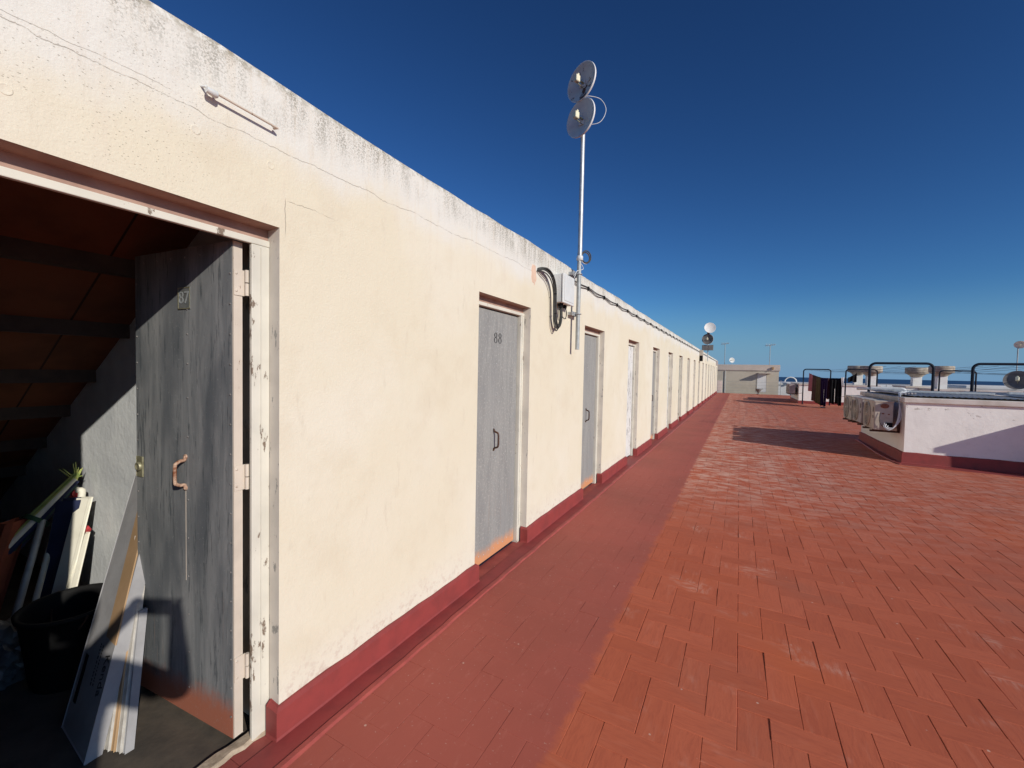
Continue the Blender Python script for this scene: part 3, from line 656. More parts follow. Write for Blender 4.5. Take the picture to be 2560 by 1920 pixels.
# ---- dish mast
MXx, MY = -1.515, 4.262
def dish_mesh(R=.22, depth=.045, n=40):
    pr = [(0.0, 0)] + [(R * k / 10, depth * (k / 10) ** 2) for k in range(1, 11)]
    front = MB(); front.lathe([(r, z) for r, z in pr], n=n)
    back = MB(); back.lathe([(r, z - .004) for r, z in pr][::-1], n=n)
    rim = MB(); rim.lathe([(R, depth), (R + .006, depth + .003), (R + .008, depth - .010), (R + .004, depth - .02), (R - .004, depth - .012)], n=n)
    return front, rim, back
def build_dish(par, c, nrm, R=.215, mface='dish', mrim='dishrim', feed=True, depth=.05, mback='dish'):
    """c = centre of the mouth, nrm = the way it faces"""
    nrm = Vector(nrm).normalized(); ax = nrm.to_track_quat('Z', 'Y').to_matrix().to_4x4(); base = Vector(c) - nrm * depth
    T = Matrix.Translation(base) @ ax
    f, r, k = dish_mesh(R, depth)
    bb = MB(); bb.add([T @ v for v in f.v], f.f, 0, True); bb.add([T @ v for v in k.v], k.f, 2, True)
    d = bb.build('dish', [mface, mrim, mback], par, base); 
    rr = MB(); rr.add([T @ v for v in r.v], r.f, 0, True); rr.build('rim', mrim, d)
    if feed:
        up = (Vector((0, 0, 1)) - nrm * nrm.z).normalized(); side = nrm.cross(up)
        q = Vector(c) + nrm * R * .18
        a = MB(); a.tube([base, base + nrm * .05, q - nrm * .03], R * .055, 8); a.tube(bez([base - up * R * .3 + nrm * .005, base - up * R * .15 + nrm * .12, q]), R * .02, 6); a.build('feed_arm', 'yellowish', d)
        a = MB(); a.obox(q - up * R * .17 - side * R * .13, up * R * .36, side * R * .26, nrm * R * .30, 0, R * .03); a.obox(q + up * R * .19 - side * R * .05, up * R * .16, side * R * .12, nrm * R * .12, 0, R * .02); a.build('feed', 'feed', d)
    return d

mast = empty('dish_mast', (MXx, MY, 1.73), 'tall grey tube mast on the wall carrying two small round dishes', 'antenna mast')
b = MB(); b.tube([(MXx, MY, 1.73), (MXx, MY, 2.74)], .0215, 18); b.tube([(MXx, MY, 1.729), (MXx, MY, 1.735)], .0225, 18)
b.build('pole', 'greytube', mast)
b = MB(); b.tube([(MXx + .004, MY, 2.66), (MXx + .004, MY, 4.02)], .0235, 18); b.tube([(MXx + .004, MY, 4.0), (MXx + .004, MY, 4.47)], .0175, 14); b.build('upper_pole', 'galv', mast)
b = MB(); b.lathe([(.024, 0), (.033, .004), (.034, .04), (.030, .048), (.024, .05)], (MXx + .004, MY, 2.655), 20); b.build('collar', 'boxw', mast)
def bracket(z, par):
    b = MB(); b.box(MXx - .033, MXx - .026, MY - .10, MY + .10, z - .02, z + .02, bev=.002); b.box(WX - .002, MXx - .033, MY - .085, MY - .065, z - .016, z + .016); b.box(WX - .002, MXx - .033, MY + .065, MY + .085, z - .016, z + .016)
    b.tube([(MXx - .03, MY - .028, z), (MXx + .012, MY - .03, z), (MXx + .03, MY - .012, z), (MXx + .03, MY + .012, z), (MXx + .012, MY + .03, z), (MXx - .03, MY + .028, z)], .0045, 8)
    b.tube([(MXx - .036, MY + .085, z), (MXx - .018, MY + .085, z)], .009, 8); b.tube([(MXx - .036, MY - .085, z), (MXx - .018, MY - .085, z)], .009, 8); b.build('bracket', 'galv', par)
bracket(2.10, mast); bracket(2.515, mast)
a_ = R_(23); nd = Vector((-math.sin(a_), -math.cos(a_), .02))
cd = Vector((MXx, MY - .02, 0))
build_dish(mast, (MXx + .0, MY - .085, 4.075), nd, .180)
build_dish(mast, (MXx + .0, MY - .085, 4.435), nd, .180, 'dishrust')
for z in (4.055, 4.435):
    b = MB(); b.obox((MXx - .03, MY - .05, z - .03), (.06, 0, 0), (0, .085, 0), (0, 0, .06), 0, .004); b.build('dish_clamp', 'boxw', mast)
b = MB(); b.tube(bez([(MXx, MY + .01, 4.34), (MXx + .06, MY + .05, 4.35), (MXx + .15, MY + .12, 4.33), (MXx + .20, MY + .14, 4.22), (MXx + .15, MY + .10, 4.09), (MXx + .02, MY + .02, 4.05)], 10), .0035, 8); b.build('link_cable', 'cable_w', mast)
# coil of cables at the collar
b = MB()
for k, r in enumerate((.085, .078, .092)):
    b.tube([(MXx + .02 + .006 * k + (.045 + r * .68 * math.cos(t)) * .55, MY + .02 + (.045 + r * .68 * math.cos(t)) * .75, 2.69 + k * .006 + r * .68 * math.sin(t)) for t in [6.283 * i / 30 for i in range(30)]], .006, 7, 0 if k else 1, closed=True)
b.tube(bez([(MXx, MY - .03, 2.66), (MXx + .03, MY + .04, 2.58), (MXx - .01, MY - .04, 2.54), (MXx - .03, MY - .06, 2.47)], 8), .004, 7, 1)
b.build('cable_coil', ['cable', 'cable_w'], mast)
# ---- junction box with cables
jb = empty('junction_box', (-1.54, 3.87, 2.28), 'pale grey plastic junction box fixed left of the dish mast', 'junction box')
b = MB(); b.box(WX + .002, -1.515, 3.78, 4.07, 2.155, 2.425, bev=.006); b.build('body', 'boxw', jb)
b = MB(); b.box(-1.512, -1.492, 3.775, 4.075, 2.150, 2.430, bev=.007); b.box(-1.491, -1.4885, 3.80, 4.05, 2.175, 2.405, bev=.001); b.build('lid', 'boxw', jb)
b = MB(); b.tube([(-1.555, 3.86, 2.16), (-1.555, 3.86, 2.115)], [.03, .024], 12); b.tube([(-1.555, 3.98, 2.16), (-1.555, 3.98, 2.125)], .02, 12); b.build('cable_gland', 'black', jb)
cb = empty('cable_bundle', (-1.57, 3.40, 2.37), 'thick bundle of black cables looping out of the wall into the junction box', 'cables')
main = [(WX - .02, 3.40, 2.385), (-1.555, 3.47, 2.40), (-1.545, 3.60, 2.365), (-1.55, 3.69, 2.27), (-1.555, 3.715, 2.12), (-1.555, 3.725, 2.00), (-1.553, 3.775, 1.915), (-1.553, 3.83, 1.935), (-1.553, 3.87, 2.02), (-1.555, 3.865, 2.13)]
for k, (dx, dy, dz, r) in enumerate(((0, 0, 0, .0085), (.012, .006, .008, .008), (-.006, .012, .012, .008), (.008, -.014, -.012, .0055), (.004, -.034, -.03, .0055))):
    pts = [(x + dx * (1 if i else 0), y + dy * (1 if 0 < i < 8 else .3), z + dz * (1 if i else .5)) for i, (x, y, z) in enumerate(main)]
    b = MB(); b.tube(bez(pts, 8), r, 8); b.build('cable', 'cable', cb)
b = MB()
for (x, y, z) in ((-1.545, 3.60, 2.365), (-1.55, 3.695, 2.22), (-1.555, 3.72, 2.04)): b.tube([(x + .004, y - .03, z - .006), (x + .018, y, z), (x + .004, y + .022, z + .008)], .0045, 6)
b.build('cable_tie', 'black', cb)
b = MB(); b.tube(bez([(-1.555, 3.88, 2.13), (-1.55, 3.90, 2.04), (-1.545, 3.97, 2.02), (-1.55, 4.02, 2.08), (-1.555, 3.99, 2.14)], 8), .0045, 7)
b.tube([(-1.575, 4.07, 2.18), (-1.575, 4.07, 2.03)], .003, 6); b.tube([(-1.560, 3.83, 2.13), (-1.562, 3.83, 1.99)], .004, 6); b.build('thin_cable', 'cable', cb)
# ---- long twin cable clipped along the top of the wall
lc = empty('clipped_cable', (WX + .012, 4.2, 2.45), 'pair of black cables clipped in shallow sags along the top of the cream wall', 'cable')
for q, (dz, r) in enumerate(((0, .0048), (-.024, .0042))):
    pts = []; y = 4.15; i = 0
    while y < 37.8:
        pts.append((WX + .010, y, 2.468 + dz + (.012 if q == 0 else .016))); pts.append((WX + .012, y + .33, 2.466 + dz - .008 * q)); y += .66; i += 1
    b = MB(); b.tube(bez(pts, 4), r, 6); b.build('cable', 'cable', lc)
b = MB(); y = 4.15
while y < 37: b.box(WX, WX + .02, y - .012, y + .012, 2.445, 2.492, bev=.003); y += .66
b.build('cable_clip', 'black', lc)
# ---- second mast further along the wall
m2 = empty('dish_mast', (-1.50, 24.3, 2.2), 'short far mast with white dish above grey dish and dark panel', 'antenna mast')
b = MB(); b.tube([(-1.50, 24.3, 2.15), (-1.50, 24.3, 4.05)], .024, 12); b.build('pole', 'galv', m2)
build_dish(m2, (-1.42, 24.1, 3.88), (.25, -1, .25), .27, 'dishwhite', 'dishrim', False, .06)
build_dish(m2, (-1.52, 24.15, 3.30), (-.12, -1, 0), .27, 'greydark', 'dish', True, .06)

b = MB(); b.box(-1.78, -1.53, 24.20, 24.24, 2.72, 3.00, bev=.01); b.box(-1.49, -1.24, 24.20, 24.24, 2.72, 3.00, bev=.01); b.box(-1.53, -1.49, 24.21, 24.26, 2.74, 2.98); b.build('panel_antenna', 'greydark', m2)
b = MB(); b.box(-1.56, -1.44, 24.2, 24.4, 3.585, 3.66, bev=.006); b.build('dish_clamp', 'black', m2)
bx = empty('wall_box', (WX, 20.6, 2.3), 'small grey box with dark lower half high on the wall before the far mast', 'box')
b = MB(); b.box(WX + .002, WX + .14, 20.5, 20.75, 2.30, 2.55, bev=.01); b.build('body', 'ac', bx)
b = MB(); b.box(WX + .002, WX + .13, 20.5, 20.74, 2.06, 2.298, bev=.01); b.build('lower_box', 'black', bx)
bx = empty('wall_box', (WX, 35.5, 2.3), 'small grey box high on the wall near its far end', 'box')
b = MB(); b.box(WX + .002, WX + .12, 35.3, 35.9, 2.15, 2.5, bev=.01); b.box(WX + .12, WX + .13, 35.35, 35.85, 2.2, 2.45); b.build('body', 'ac2', bx)

# ================================================================ LIGHT-WELL BLOCKS WITH AIR CONDITIONERS
def roof_block(x0, x1, y0, y1, zt, label, skh=.19, extra=None):
    r = empty('parapet_block', (x0, y0, 0), label, 'parapet wall')
    b = MB(); b2 = MB(); b3 = MB()
    zc = zt - .09
    boxes = [(x0, x1, y0, y1)] + ([extra] if extra else [])
    rnd = random.Random(int(x0 * 10))
    for (a, c, d, e) in boxes:
        # walls as subdivided sheets so the render is slightly uneven
        def sheet(p, q, nrm):
            p, q, nrm = Vector(p), Vector(q), Vector(nrm); n = max(2, int((q - p).length / .25)); prev = None
            for i in range(n + 1):
                o = p.lerp(q, i / n); j = rnd.uniform(-.004, .004) if 0 < i < n else 0
                cur = [(o.x + nrm.x * j * k, o.y + nrm.y * j * k, z) for z, k in ((-.01, 1), (zc * .5, -1), (zc, 0))]
                if prev:
                    for k in range(2): b.quad(prev[k], cur[k], cur[k + 1], prev[k + 1])
                prev = cur
        sheet((a, d, 0), (c, d, 0), (0, 1, 0)); sheet((a, e, 0), (a, d, 0), (1, 0, 0)); sheet((c, e, 0), (a, e, 0), (0, 1, 0)); sheet((c, d, 0), (c, e, 0), (1, 0, 0))
        b.quad((a, d, zc), (c, d, zc), (c, e, zc), (a, e, zc))
        b2.box(a - .045, c + .045, d - .045, e + .045, zc, zt, bev=.012)
        prev = None; pth = []
        for (P0, P1) in (((a - .03, e + .03), (a - .03, d - .03)), ((a - .03, d - .03), (c + .03, d - .03)), ((c + .03, d - .03), (c + .03, e + .03)), ((c + .03, e + .03), (a - .03, e + .03))):
            n = max(2, int((Vector(P1) - Vector(P0)).length / .2))
            for i in range(n): pth.append((P0[0] + (P1[0] - P0[0]) * i / n, P0[1] + (P1[1] - P0[1]) * i / n))
        pth.append(pth[0]); cx, cy = (a + c) / 2, (d + e) / 2
        for (x, y) in pth:
            h = skh + rnd.uniform(-.006, .006); sx = (1 if x < a else (-1 if x > c else 0)); sy = (1 if y < d else (-1 if y > e else 0))
            cur = [(x - sx * .015, y - sy * .015, -.01), (x, y, .012), (x + sx * .004, y + sy * .004, h - .01), (x + sx * .035, y + sy * .035, h + .002)]
            if prev:
                for k in range(3): b3.quad(prev[k], cur[k], cur[k + 1], prev[k + 1])
            prev = cur
    return r, b, b2, b3
A, b, b2, b3 = roof_block(2.60, 9.2, 9.86, 12.85, 1.155, 'low white parapet block nearest the camera with a grey corrugated cover', .19, (4.86, 9.2, 9.16, 9.855))
b.build('wall', 'wr', A); b2.build('coping', 'coping', A); b3.build('skirting', 'red', A)
def corrugated(name, par, x0, x1, y0, y1, z0, z1, pitch=.076, amp=.007, rot=False):
    b = MB(); n = int((x1 - x0) / pitch * 6); prev = None
    for i in range(n + 1):
        x = x0 + (x1 - x0) * i / n; dz = amp * math.sin(6.28318 * (x - x0) / pitch)
        cur = [(x, y0, z0 + dz), (x, (y0 + y1) / 2, (z0 + z1) / 2 + dz), (x, y1, z1 + dz)]
        if prev:
            for k in range(2): b.add([prev[k], cur[k], cur[k + 1], prev[k + 1]], [(0, 1, 2, 3)], 0, True)
        prev = cur
    return b.build(name, 'corr', par)
corrugated('cover_sheet', A, 2.68, 4.3, 9.93, 12.78, 1.185, 1.20)
corrugated('cover_sheet', A, 4.22, 5.9, 9.95, 12.76, 1.205, 1.23)
corrugated('cover_sheet', A, 5.83, 9.0, 9.96, 12.74, 1.19, 1.215)
b = MB(); b.box(2.75, 4.2, 11.2, 11.26, 1.215, 1.25, bev=.004); b.box(4.3, 8.8, 11.0, 11.06, 1.24, 1.28, bev=.004); b.build('cover_batten', 'galv', A)
# membrane lap at the foot of the block
b = MB(); b.add([(2.46, 9.58, .002), (8.9, 9.0, .002), (8.9, 9.9, .003), (2.60, 9.9, .003), (2.60, 12.9, .003), (2.50, 12.9, .002), (2.44, 10.3, .002)], [(0, 1, 2, 3), (0, 3, 4, 5, 6)])
lp = b.build('membrane_apron', 'red'); tag(lp, 'red painted waterproofing apron at the foot of the nearest parapet block', 'membrane')
b = MB(); b.tube(bez([(2.50, 9.60, .006), (2.46, 9.9, .007), (2.43, 10.5, .007), (2.46, 11.5, .007), (2.50, 12.8, .006)], 6), .016, 8)
tag(b.build('membrane_seam', 'ridge'), 'raised red seam on the floor beside the nearest parapet block', 'seam')
# ---- air conditioners: front faces -X
def make_ac(label, loc, w=.76, h=.52, d=.27, mc='ac', fan='right'):
    r = empty('air_conditioner', loc, label, 'air conditioner', 'outdoor air conditioner units hung on the parapet blocks'); x, y, z = loc
    b = MB(); b.box(x - d, x, y, y + w, z, z + h, bev=.012); b.build('casing', [mc], r)
    b = MB(); b.box(x - d - .008, x + .008, y - .008, y + w + .008, z + h - .012, z + h + .012, bev=.006); b.build('top_panel', mc, r)
    fy = y + w * .60
    b = MB(); rr = h * .43; T = Matrix.Translation((x - d, fy, z + h * .5)) @ Matrix.Rotation(-math.pi / 2, 4, 'Y')
    b.lathe([(rr + .012, 0), (rr + .012, .018), (rr, .022), (rr - .01, .012)], (0, 0, 0), 30, 0, T)
    for k in range(6): q = rr * (k + 1) / 7; b.lathe([(q - .003, .012), (q, .017), (q + .003, .012)], (0, 0, 0), 26, 0, T)
    for k in range(12):
        a = k * math.pi / 6; b.tube([T @ Vector((.02 * math.cos(a), .02 * math.sin(a), .014)), T @ Vector((rr * math.cos(a), rr * math.sin(a), .014))], .0025, 5)
    b.lathe([(.035, .012), (.03, .022), (0, .024)], (0, 0, 0), 16, 0, T); b.build('fan_grille', 'ac', r)
    b = MB(); b.lathe([(rr, .001), (0, .001)], (0, 0, 0), 30, 0, T)
    b.build('fan_well', 'grille', r)
    b = MB(); b.box(x - d - .003, x - d + .001, y + .03, y + .11, z + h * .62, z + h * .80); b.box(x - d - .003, x - d + .001, y + .04, y + .10, z + h * .40, z + h * .5); b.build('label_plate', 'grille', r)
    b = MB()
    for yy in (y + .10, y + w - .14):
        b.box(x - d - .03, x + .115, yy, yy + .035, z - .045, z - .012, bev=.002); b.box(x + .09, x + .125, yy, yy + .035, z - .045, z + .32, bev=.002); b.box(x - d + .01, x - d + .05, yy - .01, yy + .045, z - .014, z + .002)
    b.build('bracket', 'hblack', r)
    return r
ac1 = make_ac('beige air conditioner with round rust patch on its side, nearest of all', (2.47, 9.99, .54))
ac2 = make_ac('greyish air conditioner in the middle of the row on the nearest white block', (2.47, 10.93, .56), .72, .50, .27, 'ac2')
ac3 = make_ac('beige air conditioner at the far end of the row on the nearest white block', (2.47, 11.80, .54), .76, .52)
b = MB(); T = Matrix.Translation((2.345, 9.9885, .54 + .44)) @ Matrix.Scale(.7, 4, (0, 0, 1)) @ Matrix.Rotation(math.pi / 2, 4, 'X'); b.lathe([(.062, .002), (.055, .0045), (0, .005)], (0, 0, 0), 24, 0, T)
b.lathe([(.02, .002), (.0, .004)], (-.02, 0, -.14), 12, 0, T); b.lathe([(.016, .002), (.0, .004)], (.06, 0, -.15), 12, 0, T); b.build('rust_patch', 'rustplate', ac1)
b = MB(); b.box(2.36, 2.462, 9.965, 9.988, .60, .68, bev=.004); b.build('valve_cover', 'black', ac1)
ap = empty('refrigerant_pipes', (2.5, 9.95, .9), 'white insulated pipes curving from the rusty air conditioner up over the parapet', 'pipes')
for k, (r, dx) in enumerate(((.011, 0), (.008, .03), (.005, -.02))):
    b = MB(); b.tube(bez([(2.36 + dx, 9.94, .66 - dx), (2.35 + dx, 9.92, .60), (2.43 + dx, 9.91, .575 + dx), (2.52 + dx, 9.92, .72 + dx), (2.545 + dx * .5, 9.96, .92), (2.555, 10.05 + dx, 1.10), (2.60, 10.2 + dx * 2, 1.185), (2.72, 10.6 + dx * 4, 1.21), (3.1, 11.6 + dx * 5, 1.235)], 7), r, 9); b.build('pipe', 'cable_w', ap)
b = MB(); b.tube(bez([(2.28, 9.978, .86), (2.27, 9.965, .72), (2.31, 9.96, .62), (2.37, 9.965, .60)], 6), .004, 6); b.tube([(2.40, 9.93, .585), (2.44, 9.925, .59)], .012, 8); b.build('thin_cable', 'black', ap)
# pipes bunch that runs on top of the block edge
b = MB()
for k in range(5):
    o = k * .045; b.tube(bez([(2.66 + o, 10.3, 1.20 + .005 * k), (2.70 + o, 11.0, 1.20), (2.66 + o * .8, 11.8, 1.195), (2.70 + o, 12.6, 1.20)], 6), .012 + .003 * (k % 2), 7)
tag(b.build('pipe_bunch', 'ac2'), 'bunch of grey insulated pipes lying along the edge of the nearest parapet block', 'pipes')
b = MB(); b.tube(bez([(2.52, 12.95, 1.215), (2.60, 12.75, 1.225), (2.72, 12.70, 1.235)], 4), .03, 12); b.tube([(2.72, 12.70, 1.235), (3.15, 12.56, 1.24)], .048, 14); b.tube(bez([(3.15, 12.56, 1.24), (3.24, 12.53, 1.235), (3.27, 12.5, 1.18)], 4), .044, 12)
tag(b.build('plastic_pipe', 'pvc'), 'short white plastic elbow pipe lying on the far corner of the nearest parapet block', 'pipe')
# stray thing on the cover: round dark hose coil and a bucket-like box
b = MB()
for k in range(3): b.tube([(5.15 + (.23 - .02 * k) * math.cos(t), 12.0 + (.23 - .02 * k) * math.sin(t), 1.27 + .02 * k) for t in [6.283 * i / 24 for i in range(24)]], .014, 7, 0, True)
tag(b.build('hose_coil', 'hblack'), 'dark coil of hose lying on the corrugated cover of the nearest block', 'hose')
# ---- block B further along
B, b, b2, b3 = roof_block(2.86, 6.25, 27.6, 31.5, 1.08, 'far white parapet block behind the hanging laundry', .16)
b.build('wall', 'wr', B); b2.build('coping', 'coping', B); b3.build('skirting', 'red', B)
b = MB(); b.box(4.30, 4.42, 27.595, 27.62, .16, .99); b.build('pilaster', 'coping', B)
for (y, lab) in ((28.0, 'small air conditioner on the side of the far white block, nearer of two'), (28.95, 'small air conditioner on the side of the far white block, farther of two')):
    make_ac(lab, (2.74, y, .50), .80, .52, .28, 'ac2')
# ---- block C on the right
Cc, b, b2, b3 = roof_block(8.12, 22.0, 27.3, 31.0, 1.0, 'long low white parapet block in the distance on the right', .14)
b.build('wall', 'wr', Cc); b2.build('coping', 'coping', Cc); b3.build('skirting', 'red', Cc)
D_, b, b2, b3 = roof_block(7.6, 8.5, 28.9, 31.0, 1.08, 'small grey block carrying a chimney between the two white blocks', .1)
b.build('wall', 'grey_render', D_); b2.build('coping', 'coping', D_)
# low things in front of block C
b = MB(); b.box(9.5, 9.9, 26.4, 27.2, 0, .55, bev=.02); tag(b.build('crate', 'black'), 'black box standing before the long low white block', 'box')
b = MB(); b.box(12.9, 13.3, 26.4, 27.2, 0, .62, bev=.02); tag(b.build('crate', 'ac2'), 'grey box standing before the long low white block at the right edge', 'box')

# ---- chimneys
def chimney(x, y, zt, label):
    c = empty('chimney', (x, y, .9), label, 'chimney', 'round capped rooftop chimneys')
    b = MB(); b.box(x - .18, x + .18, y - .18, y + .18, .9, zt - .42, bev=.01); b.build('column', 'chim', c)
    b = MB(); b.lathe([(.22, zt - .50), (.25, zt - .48), (.27, zt - .43), (.40, zt - .33), (.445, zt - .325), (.46, zt - .31), (.46, zt - .02), (.445, zt), (.40, zt + .004), (0, zt + .01)], (x, y, 0), 36); b.build('cowl', 'chimcap', c)
    return c
chimney(5.66, 29.2, 2.10, 'round capped chimney on the far white block, left of the pair')
chimney(6.0, 28.2, 2.07, 'round capped chimney on the far white block, right of the pair')
chimney(8.20, 29.75, 2.05, 'round capped chimney on the small grey block')
chimney(8.62, 28.0, 2.10, 'round capped chimney at the left end of the long low white block')
# ---- railing between blocks
rl = empty('railing', (5.9, 31.2, 0), 'thin pale metal railing at the edge of the roof before the sea', 'railing')
b = MB(); b.tube([(6.3, 31.2, 1.12), (8.5, 31.2, 1.12)], .02, 8); b.tube([(6.3, 31.2, .72), (8.5, 31.2, .72)], .014, 8); b.build('rail', 'galv', rl)
for x in (6.35, 7.35, 8.45):
    b = MB(); b.tube([(x, 31.2, 0), (x, 31.2, 1.14)], .022, 8); b.build('post', 'galv', rl)
for (x, y, h, r, lab) in ((6.6, 29.9, .62, .22, 'left one of two stubby round vents before the railing'), (7.05, 29.2, .68, .20, 'right one of two stubby round vents before the railing')):
    b = MB(); b.lathe([(r * .7, 0), (r * .7, h - .15), (r, h - .13), (r, h), (0, h + .02)], (x, y, 0), 20); tag(b.build('vent', 'chimcap'), lab, 'vent')

# ---- dish on block C
dm = empty('dish_mast', (12.0, 29.1, 1.0), 'thin mast with small top dish and large grey dish at right edge', 'antenna mast')
b = MB(); b.tube([(11.55, 29.0, .99), (11.55, 29.0, 3.05)], .022, 10); b.build('pole', 'greytube', dm)
build_dish(dm, (11.5, 28.75, 1.50), (-.45, -.9, .35), .46, 'greydark', 'dish', True, .10)
build_dish(dm, (11.58, 28.9, 3.16), (-.25, -.7, -.55), .20, 'dish', 'dish', True, .04)
b = MB()
for k in range(7): b.tube(bez([(11.35 + .03 * k, 28.95, 1.0), (11.5 + .03 * k, 28.9, 1.06 + .01 * k), (11.75 + .03 * k, 28.95, 1.0)], 5), .012, 6)
b.build('base_cable', 'cable_w', dm)

# ================================================================ CLOTHES FRAMES
def u_frame(x0, x1, y, zt, label, r=.028, y1=None):
    e = empty('clothes_frame', ((x0 + x1) / 2, y, 0), label, 'clothes frame', 'dark inverted U frames for washing lines'); rr = .12
    pts = [(x0, y, 0)] + [(x0, y, zt - rr)] + [(x0 + rr - rr * math.cos(t), y, zt - rr + rr * math.sin(t)) for t in [math.pi / 2 * k / 6 for k in range(1, 7)]] + [(x1 - rr + rr * math.sin(t), y, zt - rr + rr * math.cos(t)) for t in [math.pi / 2 * k / 6 for k in range(0, 7)]] + [(x1, y, 0)]
    b = MB(); b.tube(pts, r, 12); b.build('tube', 'darkmetal', e)
    b = MB()
    for x in (x0, x1): b.box(x - .06, x + .06, y - .06, y + .06, -.005, .008, bev=.002)
    b.build('foot_plate', 'darkmetal', e)
    b = MB(); b.tube([(x0 + .001, y, .60), (x0 - .34, y + .02, .52)], .008, 6); b.build('stay', 'darkmetal', e)
    return e
u_frame(2.74, 3.87, 13.0, 1.835, 'dark inverted U frame rising behind the corrugated cover, large and nearest on the left')
u_frame(4.51, 5.78, 13.0, 1.835, 'dark inverted U frame rising behind the corrugated cover at the right edge of the photo')
u_frame(4.26, 5.37, 24.2, 1.83, 'small dark inverted U frame in front of the two left chimneys')
u_frame(7.40, 8.50, 24.2, 1.83, 'small dark inverted U frame in front of the right chimney')
u_frame(2.97, 4.13, 27.0, 1.85, 'dark inverted U frame with laundry hanging beside it')
def wires(xa, ya, xb, yb, n, za, zb, label, w=1.05, sag=.09):
    e = empty('washing_lines', ((xa + xb) / 2, (ya + yb) / 2, za), label, 'washing lines')
    for k in range(n):
        u = -w / 2 + w * k / (n - 1); b = MB(); P0 = Vector((xa + u, ya, za)); P1 = Vector((xb + u, yb, zb)); s_ = sag * (.6 + .8 * ((k * 37) % 5) / 5)
        b.tube([P0.lerp(P1, t) - Vector((0, 0, s_ * 4 * t * (1 - t))) for t in [i / 12 for i in range(13)]], .0032, 5); b.build('wire', 'cable', e)
wires(3.55, 27, 3.30, 13, 5, 1.80, 1.76, 'washing lines strung from the laundry frame to the nearest left frame')
wires(5.14, 13, 4.82, 24.2, 5, 1.79, 1.76, 'washing lines strung between the right edge frame and the small frame by the chimneys', .95, .12)
wires(7.95, 24.2, 9.6, 13, 5, 1.76, 1.79, 'washing lines running from the rightmost small frame out of the photo', .95, .12)
# ---- laundry: hangs on the lines close to the frame
def cloth(name, label, mat, p0, p1, zt0, zt1, zb0, zb1, fold=.03, nf=3, taper=0., split=False, seed=1):
    """sheet hung from p0 to p1 (x, y) with real thickness"""
    rnd = random.Random(seed); n = 22; mrows = 10; P0 = Vector((*p0, 0)); P1 = Vector((*p1, 0)); d = (P1 - P0); nrm = Vector((-d.y, d.x, 0)).normalized()
    b = MB(); grid = []
    for i in range(n + 1):
        t = i / n; col = []
        for j in range(mrows + 1):
            s = j / mrows; zt = zt0 + (zt1 - zt0) * t - .015 * math.sin(t * math.pi * nf) ** 2; zb = zb0 + (zb1 - zb0) * t + .02 * math.sin(t * 9 + seed)
            tt = .5 + (t - .5) * (1 - taper * s); off = fold * (.35 + s) * math.sin(t * math.pi * 2 * nf + seed + s * .8)
            q = P0 + d * tt + nrm * off; col.append(Vector((q.x, q.y, zt + (zb - zt) * s)))
        grid.append(col)
    vs = []; fs = []
    for side in (0, 1):
        for col in grid:
            for v in col: vs.append(v + nrm * (.006 if side else -.006))
    W1 = mrows + 1; K = (n + 1) * W1
    for i in range(n):
        for j in range(mrows):
            if split and abs(i - n // 2) < 1 and j > 3: continue
            a = i * W1 + j; fs.append((a, a + W1, a + W1 + 1, a + 1)); fs.append((K + a, K + a + 1, K + a + W1 + 1, K + a + W1))
    for j in range(mrows): fs.append((j, j + 1, K + j + 1, K + j)); a = n * W1 + j; fs.append((a, K + a, K + a + 1, a + 1))
    for i in range(n):
        a = i * W1; fs.append((a, K + a, K + a + W1, a + W1)); a = i * W1 + mrows; fs.append((a, a + W1, K + a + W1, K + a))
    b.add(vs, fs, 0, True); o = b.build(name, mat); tag(o, label, 'laundry'); return o
cloth('towel', 'pink towel, leftmost of the hanging laundry', 'c_pink', (3.17, 26.7), (3.26, 25.9), 1.66, 1.56, .75, .70, .03, 2, seed=2)
cloth('towel', 'reddish brown towel next to the pink towel', 'c_brown', (3.24, 25.9), (3.33, 25.2), 1.57, 1.50, .30, .22, .03, 2, seed=3)
cloth('towel', 'olive towel in the middle of the hanging laundry', 'c_olive', (3.32, 25.2), (3.44, 24.7), 1.50, 1.44, .22, .12, .03, 2, seed=4)
cloth('trousers', 'long dark purple and black trousers hanging nearly to the floor', 'c_purple', (3.40, 24.7), (3.66, 24.6), 1.44, 1.42, .10, .08, .03, 3, .25, True, 5)
cloth('shirt', 'dull maroon shirt between the two pairs of black trousers', 'c_maroon', (3.62, 24.75), (3.80, 24.7), 1.42, 1.40, .42, .42, .02, 2, .2, seed=6)
cloth('trousers', 'wide black trousers on the laundry line before the white block', 'c_black', (3.74, 24.6), (4.12, 24.6), 1.42, 1.42, .22, .20, .04, 3, .1, True, 7)
cloth('skirt', 'black skirt hanging at the right of the laundry', 'c_black', (4.02, 24.3), (4.16, 24.3), 1.40, 1.46, .16, .14, .04, 2, 0, seed=8)
cloth('cloth', 'small white cloth hanging at the right of the black clothes', 'c_white', (4.06, 24.0), (4.18, 24.0), 1.46, 1.48, 1.02, 1.04, .02, 2, .5, seed=9)
cloth('cloth', 'dark cloth on the line further right above the block', 'c_black', (4.16, 23.2), (4.46, 23.2), 1.46, 1.66, 1.27, 1.28, .02, 2, 0, seed=10)
b = MB(); b.box(3.42, 3.60, 24.5, 24.75, 0, .05, bev=.01); tag(b.build('laundry_tray', 'clear'), 'low grey tray on the floor under the long trousers', 'tray')

